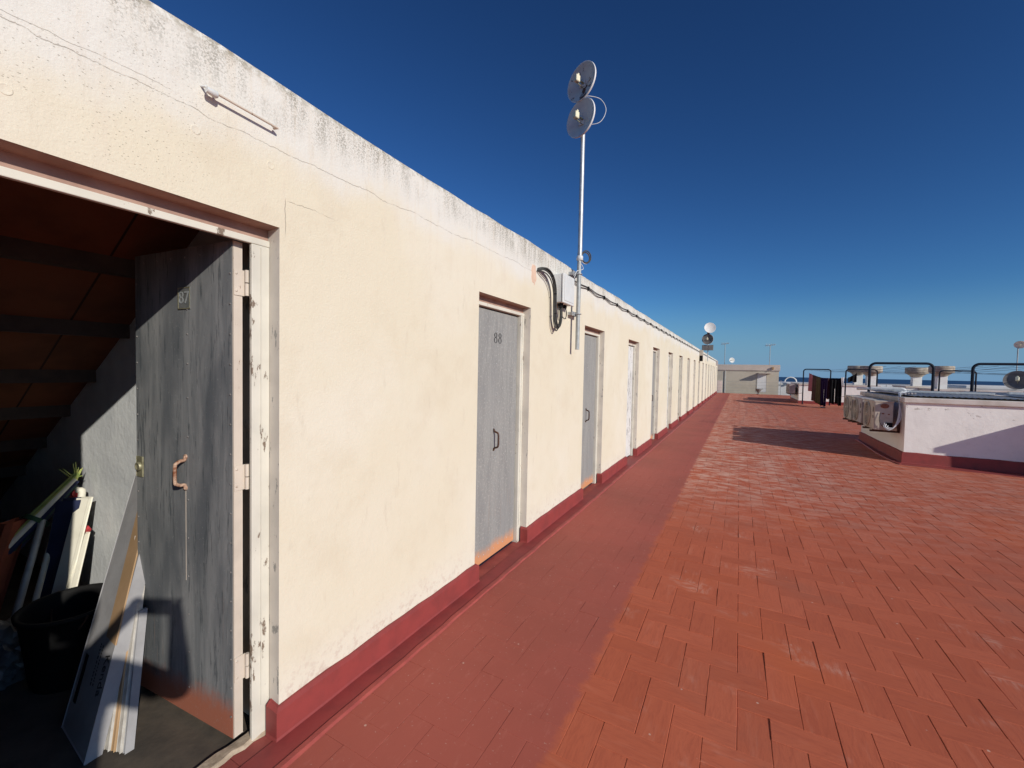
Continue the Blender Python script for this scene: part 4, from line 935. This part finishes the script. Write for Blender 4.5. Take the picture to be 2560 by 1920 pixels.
# ================================================================ FAR HUT, FENCE AND TOWN
hut = empty('rooftop_hut', (.5, 40.2, 0), 'flat roofed beige hut closing the far end of the terrace', 'hut')
hx0, hx1, hy = -2.6, 2.78, 40.2
b = MB(); b.box(hx0, hx1, hy, hy + 4, -1.2, 1.80); b.build('wall', 'hut', hut)
b = MB(); b.box(hx0, hx1 + .07, hy - .07, hy + 4.07, 1.86, 2.33, bev=.01); b.box(hx0, hx1 + .04, hy - .03, hy + 4, 1.80, 1.86); b.build('parapet', 'huttop', hut)
b = MB(); b.box(1.30, 1.93, hy - .012, hy + .01, .10, 1.62); b.build('door', 'townw', hut)
b = MB(); b.box(1.24, 1.30, hy - .02, hy, .10, 1.66); b.box(1.93, 1.99, hy - .02, hy, .10, 1.66); b.build('door_frame', 'hut', hut)
b = MB(); b.box(1.35, 2.25, hy - .55, hy - .02, 1.62, 1.68, M4=None); b.build('awning', 'huttop', hut)
b = MB(); b.box(2.28, 2.42, hy - .22, hy - .07, 1.96, 2.16, bev=.02); b.build('wall_lamp', 'brownc', hut)
b = MB(); b.tube([(-1.05, hy - .05, -1), (-1.05, hy - .05, 1.80)], .022, 8); b.build('downpipe', 'greytube', hut)
M['pinkw'] = simple('pinkish_white_end_wall', (.66, .58, .55), (.6, .52, .49), 2, .9)
b = MB(); b.box(-1.60, -1.22, 38.35, 38.55, -.01, .98, bev=.01); tag(b.build('stub_wall', 'pinkw'), 'short pale stub wall at the far end of the red skirting', 'wall')
fe = empty('wire_fence', (.5, 38.1, 0), 'thin wire fence along the far edge of the terrace', 'fence')
for x in (-1.02, 1.22, 2.78):
    b = MB(); b.tube([(x, 38.1, -.01), (x, 38.1, 1.12 if x > 0 else 1.78)], .018, 8); b.build('post', 'greytube', fe)
for z in (.22, .45, .68, .92):
    b = MB(); b.tube([(-1.02, 38.1, z), (1.22, 38.1, z + .01), (2.78, 38.1, z)], .007, 5); b.build('wire', 'greytube', fe)
pl_ = empty('planter', (1.35, 37.6, 0), 'dark stemmed planter standing at the far edge of the terrace', 'planter')
b = MB(); b.lathe([(.10, 0), (.12, .03), (.06, .06), (.07, .14), (.22, .38), (.24, .42), (.20, .42), (.16, .36)], (1.32, 37.7, 0), 18); b.build('bowl', 'greydark', pl_)
b = MB(); b.box(1.15, 1.62, 37.62, 37.7, .40, .44, bev=.005); b.build('rim', 'greydark', pl_)
# antennas on the hut
def yagi(x, y, z0, z1, label, s=1.0):
    e = empty('television_antenna', (x, y, z0), label, 'antenna', 'thin television antennas on the far hut')
    b = MB(); b.tube([(x, y, z0), (x, y, z1)], .025, 8); b.build('pole', 'greytube', e)
    b = MB(); b.tube([(x - .28 * s, y - .1, z1 - .02), (x + .3 * s, y + .1, z1 + .06)], .014, 6)
    for k in range(6):
        t = k / 5; px = x - .26 * s + .54 * s * t; py = y - .1 + .2 * t; L = (.22 - .02 * k) * s; b.tube([(px - L * .35, py + L, z1 + .08 * t), (px + L * .35, py - L, z1 + .08 * t)], .016, 5)
        b.tube([(px, py, z1 + .08 * t - L * .6), (px, py, z1 + .08 * t + L * .6)], .016, 5)
    b.build('element', 'galv', e); return e
yagi(-1.22, 42.2, 2.2, 4.18, 'slender television antenna on the left of the far hut')
yagi(2.15, 41.0, 2.2, 3.95, 'television antenna with a pale grid on the right of the far hut', 1.15)
dh = empty('satellite_dish', (-.62, 41.5, 2.33), 'small white satellite dish on the roof of the far hut', 'satellite dish')
b = MB(); b.tube([(-.62, 41.6, 2.3), (-.62, 41.6, 2.60)], .02, 8); b.build('stand', 'galv', dh); build_dish(dh, (-.62, 41.45, 2.74), (.5, -1, .2), .22, 'dish', 'dishrim', True, .05)
# low walls and roofs of the neighbouring houses beyond the terrace
rnd = random.Random(12)
def house(x, y, w, d, zb, zt, label, roof='townw', win=True, wall='townw'):
    e = empty('town_house', (x, y, zb), label, 'house', 'low white houses beyond the terrace edge')
    b = MB(); b.box(x, x + w, y, y + d, zb, zt); b.build('wall', wall, e)
    b = MB(); b.box(x - .08, x + w + .08, y - .08, y + d + .08, zt, zt + .22, bev=.02); b.build('roof', roof, e)
    if win:
        nwin = max(1, int(w / 2.4))
        for k in range(nwin):
            wx = x + (k + .5) * w / nwin
            f = MB(); f.box(wx - .5, wx + .5, y - .03, y + .0, zt - 1.9, zt - .7); f.build('window', 'greydark', e)
    return e
house(3.2, 47, 6.2, 6, -14, .62, 'white house just beyond the terrace, right of the beige hut')
house(2.9, 60, 9, 8, -14, .35, 'pale flat house further out beyond the beige hut')
house(10.5, 55, 9, 7, -14, .50, 'white house beyond the railing left of the right chimney')
house(15, 44, 12, 6, -14, .80, 'white house behind the long low block on the right')
house(29, 60, 16, 8, -14, .2, 'wide white house far right beyond the long low block')
house(24, 85, 18, 9, -14, -1.6, 'pale distant house near the sea')
b = MB(); b.tube([(4.15 + .45 * math.cos(t), 46.6, .62 + .30 + .42 * math.sin(t)) for t in [math.pi * i / 12 for i in range(13)]], .06, 8)
tag(b.build('arch', 'pvc'), 'small white arch on the roof of the house right of the hut', 'arch')
b = MB(); b.tube([(2.95, 46.0, -2), (2.95, 46.0, 1.05)], .06, 8); b.lathe([(.14, 1.0), (.2, 1.08), (.2, 1.2), (0, 1.3)], (2.95, 46.0, 0), 14); 
tag(b.build('flue', 'pvc'), 'white round topped flue between the hut and the white house', 'flue')

# ================================================================ THINGS IN THE STORE ROOM
bk = empty('bucket', (-2.78, .77, .0), 'large black plastic bucket on the store room floor', 'bucket')
b = MB(); b.lathe([(0, .0), (.135, .0), (.14, .01), (.175, .33), (.186, .332), (.188, .348), (.172, .348), (.168, .33), (.13, .02), (0, .02)], (-2.78, .77, .0), 36); b.build('body', 'black', bk)
b = MB(); b.tube([(-2.78 + .19 * math.cos(t), .77 - .05 * math.sin(t), .34 - .12 * math.sin(t)) for t in [math.pi * i / 14 for i in range(15)]], .004, 6); b.build('bail', 'hblack', bk)
# long flat carton with printed lettering, leaning back against the party wall
bx = empty('flat_carton', (-2.30, .62, -.04), 'long flat white carton with black lettering leaning behind the open door', 'box')
O = Vector((-2.40, .632, .001)); U = Vector((.30, -.022, 0)); V = Vector((-.39, .408, .98)).normalized(); Nn = U.cross(V).normalized(); Nn = Nn if Nn.y < 0 else -Nn
b = MB(); b.obox(O, U, V * 1.12, -Nn * .045, 0, .003); b.build('body', 'card', bx)
b = MB(); mt = Matrix((-V, Un := U.normalized(), Nn)).transposed().to_4x4()
mt = Matrix((-V, -(Nn.cross(V)) if (Nn.cross(V)).dot(U) < 0 else Nn.cross(V), Nn)).transposed().to_4x4()
if mt.to_3x3().determinant() < 0: mt = Matrix((-V, -Vector(mt.col[1][:3]), Nn)).transposed().to_4x4()
mt.translation = O + U * .84 + V * .262 + Nn * .0012; text_mesh(b, 'Kenda', .056, mt, .0006)
b.build('lettering', 'digit', bx); b = MB()
rnd = random.Random(77)
for row_u in (.60, .52):      # two lines of fine print, too small to read
    v_ = .345
    while v_ > .20: l_ = rnd.uniform(.004, .012); b.obox(O + U * row_u + V * v_ + Nn * .001, U.normalized() * .010, -V * l_, Nn * .0005); v_ -= l_ + rnd.uniform(.003, .007)
b.build('fine_print', 'digit', bx)
b = MB(); b.obox(O + U * .12 + V * .10 + Nn * .0005, U * .10, V * .17, Nn * .0015); b.build('handle_slot', 'black', bx)
b = MB(); o2 = O + U * .68 + V * .385 + Nn * .002; b.obox(o2, U * .36, (V - U * .25).normalized() * .62, Nn * .006, 0, .001)
tag(b.build('cardboard_strip', 'brownc'), 'brown cardboard strip lying on the upper part of the white carton', 'cardboard')
b = MB(); o2 = O + U * .12 + V * .30 - Nn * .07; b.obox(o2 - U * .50, U * .30, V * .86, -Nn * .018, 0, .002)
tag(b.build('plank', 'wood'), 'pale wooden plank standing behind the white carton', 'plank')
SV = Vector((-.30, .20, .62)).normalized()
for k, (x_, y_, w_, l_, mt_, lab) in enumerate(((-2.118, .672, .024, .80, 'whitew', 'white painted strip leaning just right of the carton'), (-2.088, .682, .016, .66, 'brownc', 'narrow brown strip between the two white strips'), (-2.066, .690, .022, .60, 'whitew', 'second white strip from the carton, nearer the open door'), (-2.036, .70, .012, .50, 'card', 'thin grey batten nearest the open door'))):
    b = MB(); b.obox((x_, y_, .002), Vector((1, .12, 0)) * w_, (SV + Vector((-.02 * k, 0, 0))).normalized() * l_, (.0, .02 + .006 * (k % 2), 0), 0, .0015); tag(b.build('strip', mt_), lab, 'strip')
b = MB(); b.box(-2.16, -2.04, .94, 1.05, -.002, .16, bev=.004); tag(b.build('block', 'yellow'), 'yellowish wooden block on the floor behind the open door', 'block')
# folded garden chair, striped sunshade and poles in the corner
fc = empty('folding_chair', (-3.2, .85, -.04), 'folded white plastic garden chair leaning in the dark corner', 'chair')
b = MB(); b.tube(bez([(-3.15, .80, .0), (-3.33, .92, .42), (-3.47, 1.01, .68), (-3.50, 1.01, .72), (-3.56, .96, .69), (-3.42, .86, .42)], 6), .018, 10); b.build('frame', 'cream', fc)
b = MB(); b.obox((-3.05, .78, .02), (-.05, -.03, 0), (-.29, .24, .68), (.012, -.025, 0), 0, .004); b.build('leg', 'cream', fc)
b = MB(); b.obox((-2.98, .78, .0), (-.035, -.02, 0), (-.31, .21, .51), (.012, -.03, 0), 0, .004); b.build('leg', 'cream', fc)
b = MB(); b.tube([(-3.50, 1.0, .705), (-3.54, .99, .70)], .024, 10); b.tube([(-3.31, .985, .515), (-3.33, .98, .53)], .022, 10); b.build('end_cap', 'redc', fc)
su = empty('sunshade', (-3.5, .9, .6), 'rolled green striped sunshade tied with a strap', 'sunshade')
b = MB(); p0 = Vector((-3.46, .70, .46)); p1 = Vector((-3.52, 1.0, .78)); dd = p1 - p0
for k in range(9):
    off = Vector((.03 * math.cos(k * 2.4), .012 * math.sin(k * 2.1), .045 * math.sin(k * 2.4))); b.tube([p0 + off * 1.1, p0.lerp(p1, .45) + off * .9, p1 + off * .8], [.016, .019, .013], 10, (0, 1, 0, 2, 0, 1, 2, 0, 3)[k])
b.build('fabric', ['bluec', 'greenc', 'yg', 'cream'], su)
b = MB(); q = p0.lerp(p1, .42); b.tube([q - dd * .025, q + dd * .025], .062, 16); b.build('strap', 'greenc', su)
b = MB(); rnd = random.Random(2)
for k in range(16): e_ = p1 + Vector((rnd.uniform(-.09, .02), rnd.uniform(-.05, .03), rnd.uniform(.02, .12))); b.tube([p1 + Vector((rnd.uniform(-.02, .02), 0, rnd.uniform(-.02, .02))), e_], [.006, .002], 5)
b.build('fringe', 'yg', su)
for k, (a, c, r, mt_, lab) in enumerate((((-3.44, .84, .60), (-3.10, .60, -.03), .016, 'greytube', 'leftmost grey pole leaning in the corner of the store room'), ((-3.50, .92, .60), (-3.16, .68, -.03), .014, 'cream', 'pale pole in front of the rolled sunshade'), ((-3.52, .98, .46), (-3.28, .76, -.03), .013, 'greytube', 'thin grey pole right of the pale pole'), ((-3.44, 1.0, .48), (-3.20, .80, -.03), .012, 'cream', 'thin cream pole next to the folded chair'))):
    b = MB(); b.tube([a, c], r, 10); tag(b.build('pole', mt_), lab, 'pole')
b = MB(); b.obox((-3.42, .84, .10), (.05, -.04, 0), (-.02, .10, .58), (.04, .05, 0), 0, .02); tag(b.build('canvas_bag', 'bluec'), 'navy canvas bag behind the folded chair', 'bag')
b = MB(); b.obox((-3.34, .55, .0), (.04, -.07, 0), (-.18, .20, .60), (.05, .03, 0), 0, .02); tag(b.build('canvas_roll', 'orange'), 'dark orange canvas roll at the left edge of the doorway', 'canvas')
# crumpled plastic sheet
bm = bmesh.new(); bmesh.ops.create_icosphere(bm, subdivisions=4, radius=.2); rnd = random.Random(31)
from mathutils import noise as mn
for v in bm.verts:
    f_ = 1 + .35 * mn.noise(v.co * 9) + .22 * mn.noise(v.co * 24); v.co = Vector((v.co.x * .9 * f_, v.co.y * .7 * f_, max(-.15, v.co.z * .85 * f_)))
b = MB(); bm.verts.index_update(); b.add([v.co + Vector((-3.02, .56, .12)) for v in bm.verts], [[v.index for v in f.verts] for f in bm.faces]); bm.free()
tag(b.build('plastic_sheet', 'clear'), 'crumpled translucent plastic sheet beside the bucket', 'plastic sheet')

# ================================================================ THE PHOTOGRAPHER (stands behind the camera; the shadow falls into the doorway)
fd = Vector((-math.sin(YAW), math.cos(YAW), 0)); rt = Vector((math.cos(YAW), math.sin(YAW), 0)); up = Vector((0, 0, 1))
def W_(r, f, z): return rt * r + fd * f + up * z
def skin_obj(name, joints, edges, mat, parent, root=0, lev=2):
    me = bpy.data.meshes.new(name); me.from_pydata([j[0] for j in joints], edges, []); o = bpy.data.objects.new(name, me); COL.objects.link(o)
    if parent is not None: o.parent = parent; me.transform(Matrix.Translation(-parent.location))
    me.materials.append(M[mat]); md = o.modifiers.new('skin', 'SKIN'); md.use_smooth_shade = True
    for i, j in enumerate(joints):
        r = j[1] if isinstance(j[1], tuple) else (j[1], j[1]); me.skin_vertices[0].data[i].radius = r; me.skin_vertices[0].data[i].use_root = (i == root)
    s = o.modifiers.new('sub', 'SUBSURF'); s.levels = lev; s.render_levels = lev
    return o
person = empty('person', W_(0, -.58, 0), 'person in a navy shirt and jeans holding up a phone with both hands', 'person')
C0 = Vector((0, 0, 1.5)); B_ = -.50
hipz = .93
J = {
 'pelvis': (W_(0, B_, 1.00), (.15, .10)), 'waist': (W_(0, B_, 1.14), (.13, .09)), 'chest': (W_(0, B_, 1.32), (.160, .11)), 'sho': (W_(0, B_, 1.45), (.14, .09)),
 'neck': (W_(0, B_ + .01, 1.50), .058), 'neck2': (W_(0, B_ + .025, 1.555), .056), 'jaw': (W_(0, B_ + .045, 1.60), (.068, .075)), 'head': (W_(0, B_ + .03, 1.675), (.082, .100)), 'crown': (W_(0, B_ + .02, 1.745), (.062, .075)),
}
RE = W_(.26, -.22, 1.20); LE = W_(-.26, -.27, 1.19)
RH = W_(.098, -.045, 1.455); LH_ = W_(-.098, -.045, 1.455)
J.update({'shR': (W_(.18, B_, 1.44), .062), 'elR': (RE, .043), 'faR': (RE.lerp(RH, .45), .040), 'wrR': (RH - (RH - RE).normalized() * .045, .027), 'haR': (RH, (.022, .036)),
 'shL': (W_(-.18, B_, 1.44), .062), 'elL': (LE, .043), 'faL': (LE.lerp(LH_, .45), .040), 'wrL': (LH_ - (LH_ - LE).normalized() * .045, .027), 'haL': (LH_, (.022, .036)),
 'hiR': (W_(.095, B_, .88), .09), 'knR': (W_(.11, B_ + .03, .50), .058), 'clR': (W_(.112, B_ + .0, .36), .056), 'anR': (W_(.115, B_ - .02, .09), .040), 'ftR': (W_(.125, B_ + .07, .045), .038), 'toR': (W_(.135, B_ + .16, .035), .030),
 'hiL': (W_(-.095, B_, .88), .09), 'knL': (W_(-.11, B_ + .03, .50), .058), 'clL': (W_(-.112, B_ + .0, .36), .056), 'anL': (W_(-.115, B_ - .02, .09), .040), 'ftL': (W_(-.125, B_ + .07, .045), .038), 'toL': (W_(-.135, B_ + .16, .035), .030)})
names = list(J); ix = {k: i for i, k in enumerate(names)}
E_ = [('pelvis', 'waist'), ('waist', 'chest'), ('chest', 'sho'), ('sho', 'neck'), ('neck', 'neck2'), ('neck2', 'jaw'), ('jaw', 'head'), ('head', 'crown')]
for s_ in 'RL': E_ += [('sho', 'sh' + s_), ('sh' + s_, 'el' + s_), ('el' + s_, 'fa' + s_), ('fa' + s_, 'wr' + s_), ('wr' + s_, 'ha' + s_), ('pelvis', 'hi' + s_), ('hi' + s_, 'kn' + s_), ('kn' + s_, 'cl' + s_), ('cl' + s_, 'an' + s_), ('an' + s_, 'ft' + s_), ('ft' + s_, 'to' + s_)]
joints = [J[k] for k in names]; edges = [(ix[a], ix[c]) for a, c in E_]
# fingers: four curl round the far side of the phone, the thumb lies on the near face
for sgn, hd in ((1, RH), (-1, LH_)):
    i0 = len(joints); hi_ = ix['haR' if sgn > 0 else 'haL']
    for k, (z, L) in enumerate(((.038, .9), (.016, 1.0), (-.006, .95), (-.027, .78))):
        a = hd + up * z + fd * .012; c = W_(sgn * (.098 - .002), -.016, 0) + up * (hd.z + z + .004); d = W_(sgn * (.098 - .022 * L), -.0145, 0) + up * (hd.z + z + .006)
        j0 = len(joints); joints += [(a, .0095), (c, .0085), (d, .0075)]; edges += [(hi_, j0), (j0, j0 + 1), (j0 + 1, j0 + 2)]
    j0 = len(joints); joints += [(hd + up * .02 - rt * sgn * .012 - fd * .012, .012), (W_(sgn * .070, -.052, hd.z + .040), .0095), (W_(sgn * .052, -.046, hd.z + .052), .0085)]; edges += [(hi_, j0), (j0, j0 + 1), (j0 + 1, j0 + 2)]
skin_obj('body', joints, edges, 'skin', person, 0, 2)
sk = lambda k, f: (J[k][0], tuple(v * f for v in (J[k][1] if isinstance(J[k][1], tuple) else (J[k][1], J[k][1]))))
js = [(W_(0, B_, .92), (.195, .145)), (W_(0, B_, 1.12), (.190, .140)), (W_(0, B_, 1.32), (.205, .150)), (W_(0, B_, 1.455), (.165, .115)), (W_(.185, B_, 1.44), .085), (W_(-.185, B_, 1.44), .085)]
js += [(J['shR'][0].lerp(RE, .85), .068), (J['shL'][0].lerp(LE, .85), .068)]
skin_obj('shirt', js, [(0, 1), (1, 2), (2, 3), (3, 4), (3, 5), (4, 6), (5, 7)], 'shirt', person, 0, 2)
ks = ['pelvis', 'hiR', 'knR', 'clR', 'anR', 'hiL', 'knL', 'clL', 'anL']; js = [sk(k, 1.12 if k not in ('anR', 'anL') else 1.35) for k in ks]
skin_obj('trousers', js, [(0, 1), (1, 2), (2, 3), (3, 4), (0, 5), (5, 6), (6, 7), (7, 8)], 'jean', person, 0, 2)
for s_ in 'RL': skin_obj('shoe', [sk('an' + s_, 1.12), sk('ft' + s_, 1.22), sk('to' + s_, 1.25)], [(0, 1), (1, 2)], 'shoe', person, 0, 2)
# face and hair
hc = W_(0, B_ + .03, 1.665)
b = MB()
def ball(b, c, r, sc=(1, 1, 1), n=14):
    b.lathe([(r * math.sin(math.pi * k / 10) + 1e-5, -r * math.cos(math.pi * k / 10)) for k in range(11)], (0, 0, 0), n, 0, Matrix.Translation(c) @ Matrix((rt, fd, up)).transposed().to_4x4() @ Matrix.Diagonal((*sc, 1)))
ball(b, hc + up * .03 - fd * .018, .10, (.88, 1.02, 1.0), 22); b.build('hair', 'hair', person)
b = MB(); ball(b, hc + fd * .092 - up * .012, .016, (.7, 1.1, 1.4)); b.build('nose', 'skin', person)
for s_ in (1, -1):
    b = MB(); ball(b, hc + rt * s_ * .031 + fd * .074 + up * .006, .012); b.build('eye', 'dishrim', person)
    b = MB(); ball(b, hc + rt * s_ * .078 - up * .01, .026, (.35, .7, 1.1)); b.build('ear', 'skin', person)
b = MB(); ball(b, hc + fd * .082 - up * .048, .022, (1.1, .35, .28)); b.build('mouth', 'redc', person)
ph = empty('phone', W_(0, -.024, 1.472), 'dark phone held level in both hands', 'phone')
b = MB(); m4 = Matrix((rt, fd, up)).transposed().to_4x4(); m4.translation = W_(0, -.030, 1.472)
bmx = MB(); bmx.box(-.078, .078, -.0042, .0042, -.037, .037, bev=.003); b.add([m4 @ v for v in bmx.v], bmx.f); b.build('body', 'black', ph)
b = MB(); bmx = MB(); bmx.box(-.073, .073, -.0052, -.0043, -.033, .033); b.add([m4 @ v for v in bmx.v], bmx.f); b.build('screen', 'digit', ph)
bpy.context.view_layer.update()
